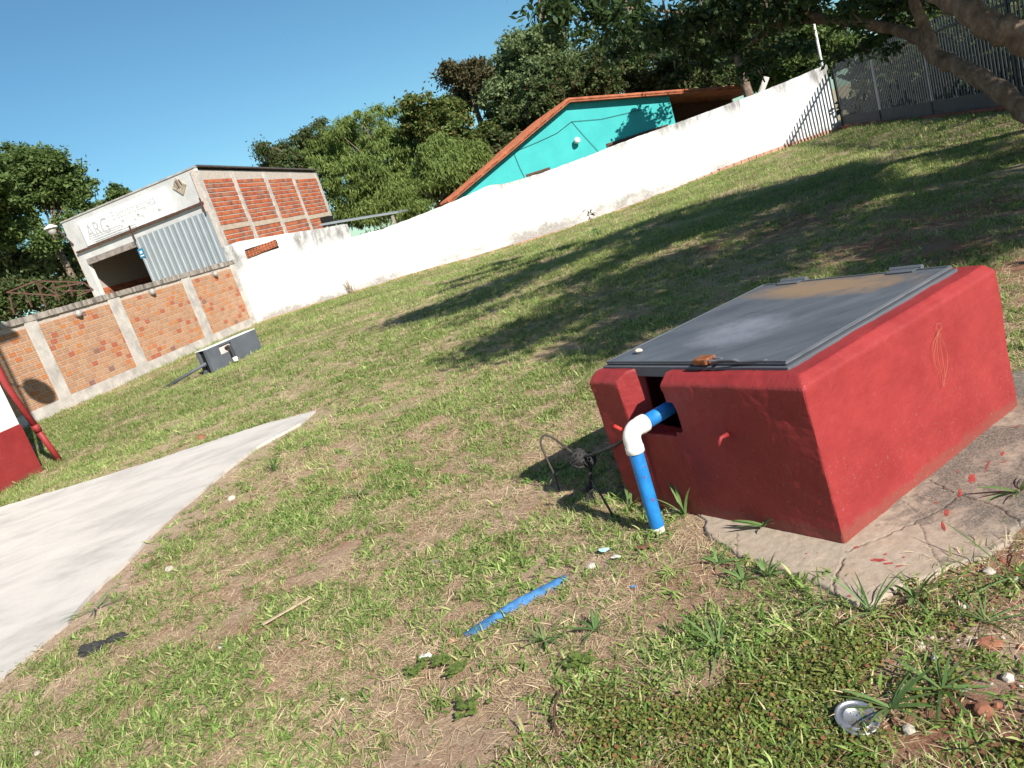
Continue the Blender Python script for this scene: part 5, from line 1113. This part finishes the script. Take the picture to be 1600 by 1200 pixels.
weed(1540, 970, 'long thin grass lying across the red soil under the pad corner', 16, .12, .25, .005, (3, 25), 22, .3)
weed(850, 1000, 'leafy grass tuft just below the buried blue pipe', 16, .06, .12, .010, (10, 55), 23)
weed(1120, 1010, 'long-bladed grass clump on red soil below the pipe foot', 14, .09, .17, .009, (5, 45), 24, .5)
weed(930, 985, 'bright grass tuft right of the buried blue pipe', 16, .06, .12, .011, (10, 55), 25)
weed(150, 950, 'long bent grass leaves at the sandy edge of the concrete path', 10, .12, .22, .010, (3, 30), 26, .3)
weed(430, 735, 'dense green tuft beside the tip of the concrete path', 30, .08, .17, .008, (25, 80), 27)
weed(560, 775, 'bright grass tuft on the lawn right of the path tip', 18, .08, .14, .008, (15, 60), 28)
weed(550, 458, 'tall thin dry grass at the foot of the white wall', 16, .35, .75, .02, (55, 88), 29, .3, 0., G_STRAW, .12)
for i, (px_, py_) in enumerate([(690, 1035), (712, 1050), (735, 1110), (655, 1045), (905, 1035)]):
    c = g(px_, py_, .02); V = []; Fc = []
    for j in range(26):
        cc = c+np.array([random.gauss(0, .022), random.gauss(0, .018), random.uniform(.0, .02)]); a0 = random.uniform(0, 6.28)
        for k3 in range(3):
            a_3 = a0+k3*2.094; b0 = len(V); r_ = random.uniform(.006, .009); ctr = cc+np.array([math.cos(a_3), math.sin(a_3), .1])*r_
            V += [ctr+np.array([math.cos(t)*r_, math.sin(t)*r_, random.uniform(-.001, .001)]) for t in np.linspace(0, 6.283, 7)[:-1]]; Fc.append(tuple(range(b0, b0+6)))
    o = mk('clover', V, Fc, L_FEATHER, None, False, c); props(o, ['dark clover patch right of the white paper scrap', 'dark clover patch lower right of the white paper scrap', 'clover patch at the bottom, below the white scrap', 'clover patch half covering the white paper scrap', 'clover patch beneath the buried blue pipe, right side'][i], 'clover')
sp_ = thing('sapling', g(932, 374, -.15), 'small sapling with reddish top leaves standing in front of the white wall', 'sapling'); sb0 = base_of(sp_)
m = MB(); m.tube([sb0, sb0+[0, 0, .35], sb0+[-.03, 0, .65]], [.012, .01, .006], 6); m.build('stem', M_BARK, sp_)
for nm, zc, mt, n_ in (('leaf_cluster', .2, G_WEED, 22), ('leaf_cluster', .62, L_BROWN, 14)):
    V, Fc = leaves(sb0+[0, 0, zc]+RNG.normal(size=(n_, 3))*[.07, .07, .06], RNG.uniform(.09, .17, n_), .4, .3); mk(nm, V, Fc, mt, sp_)
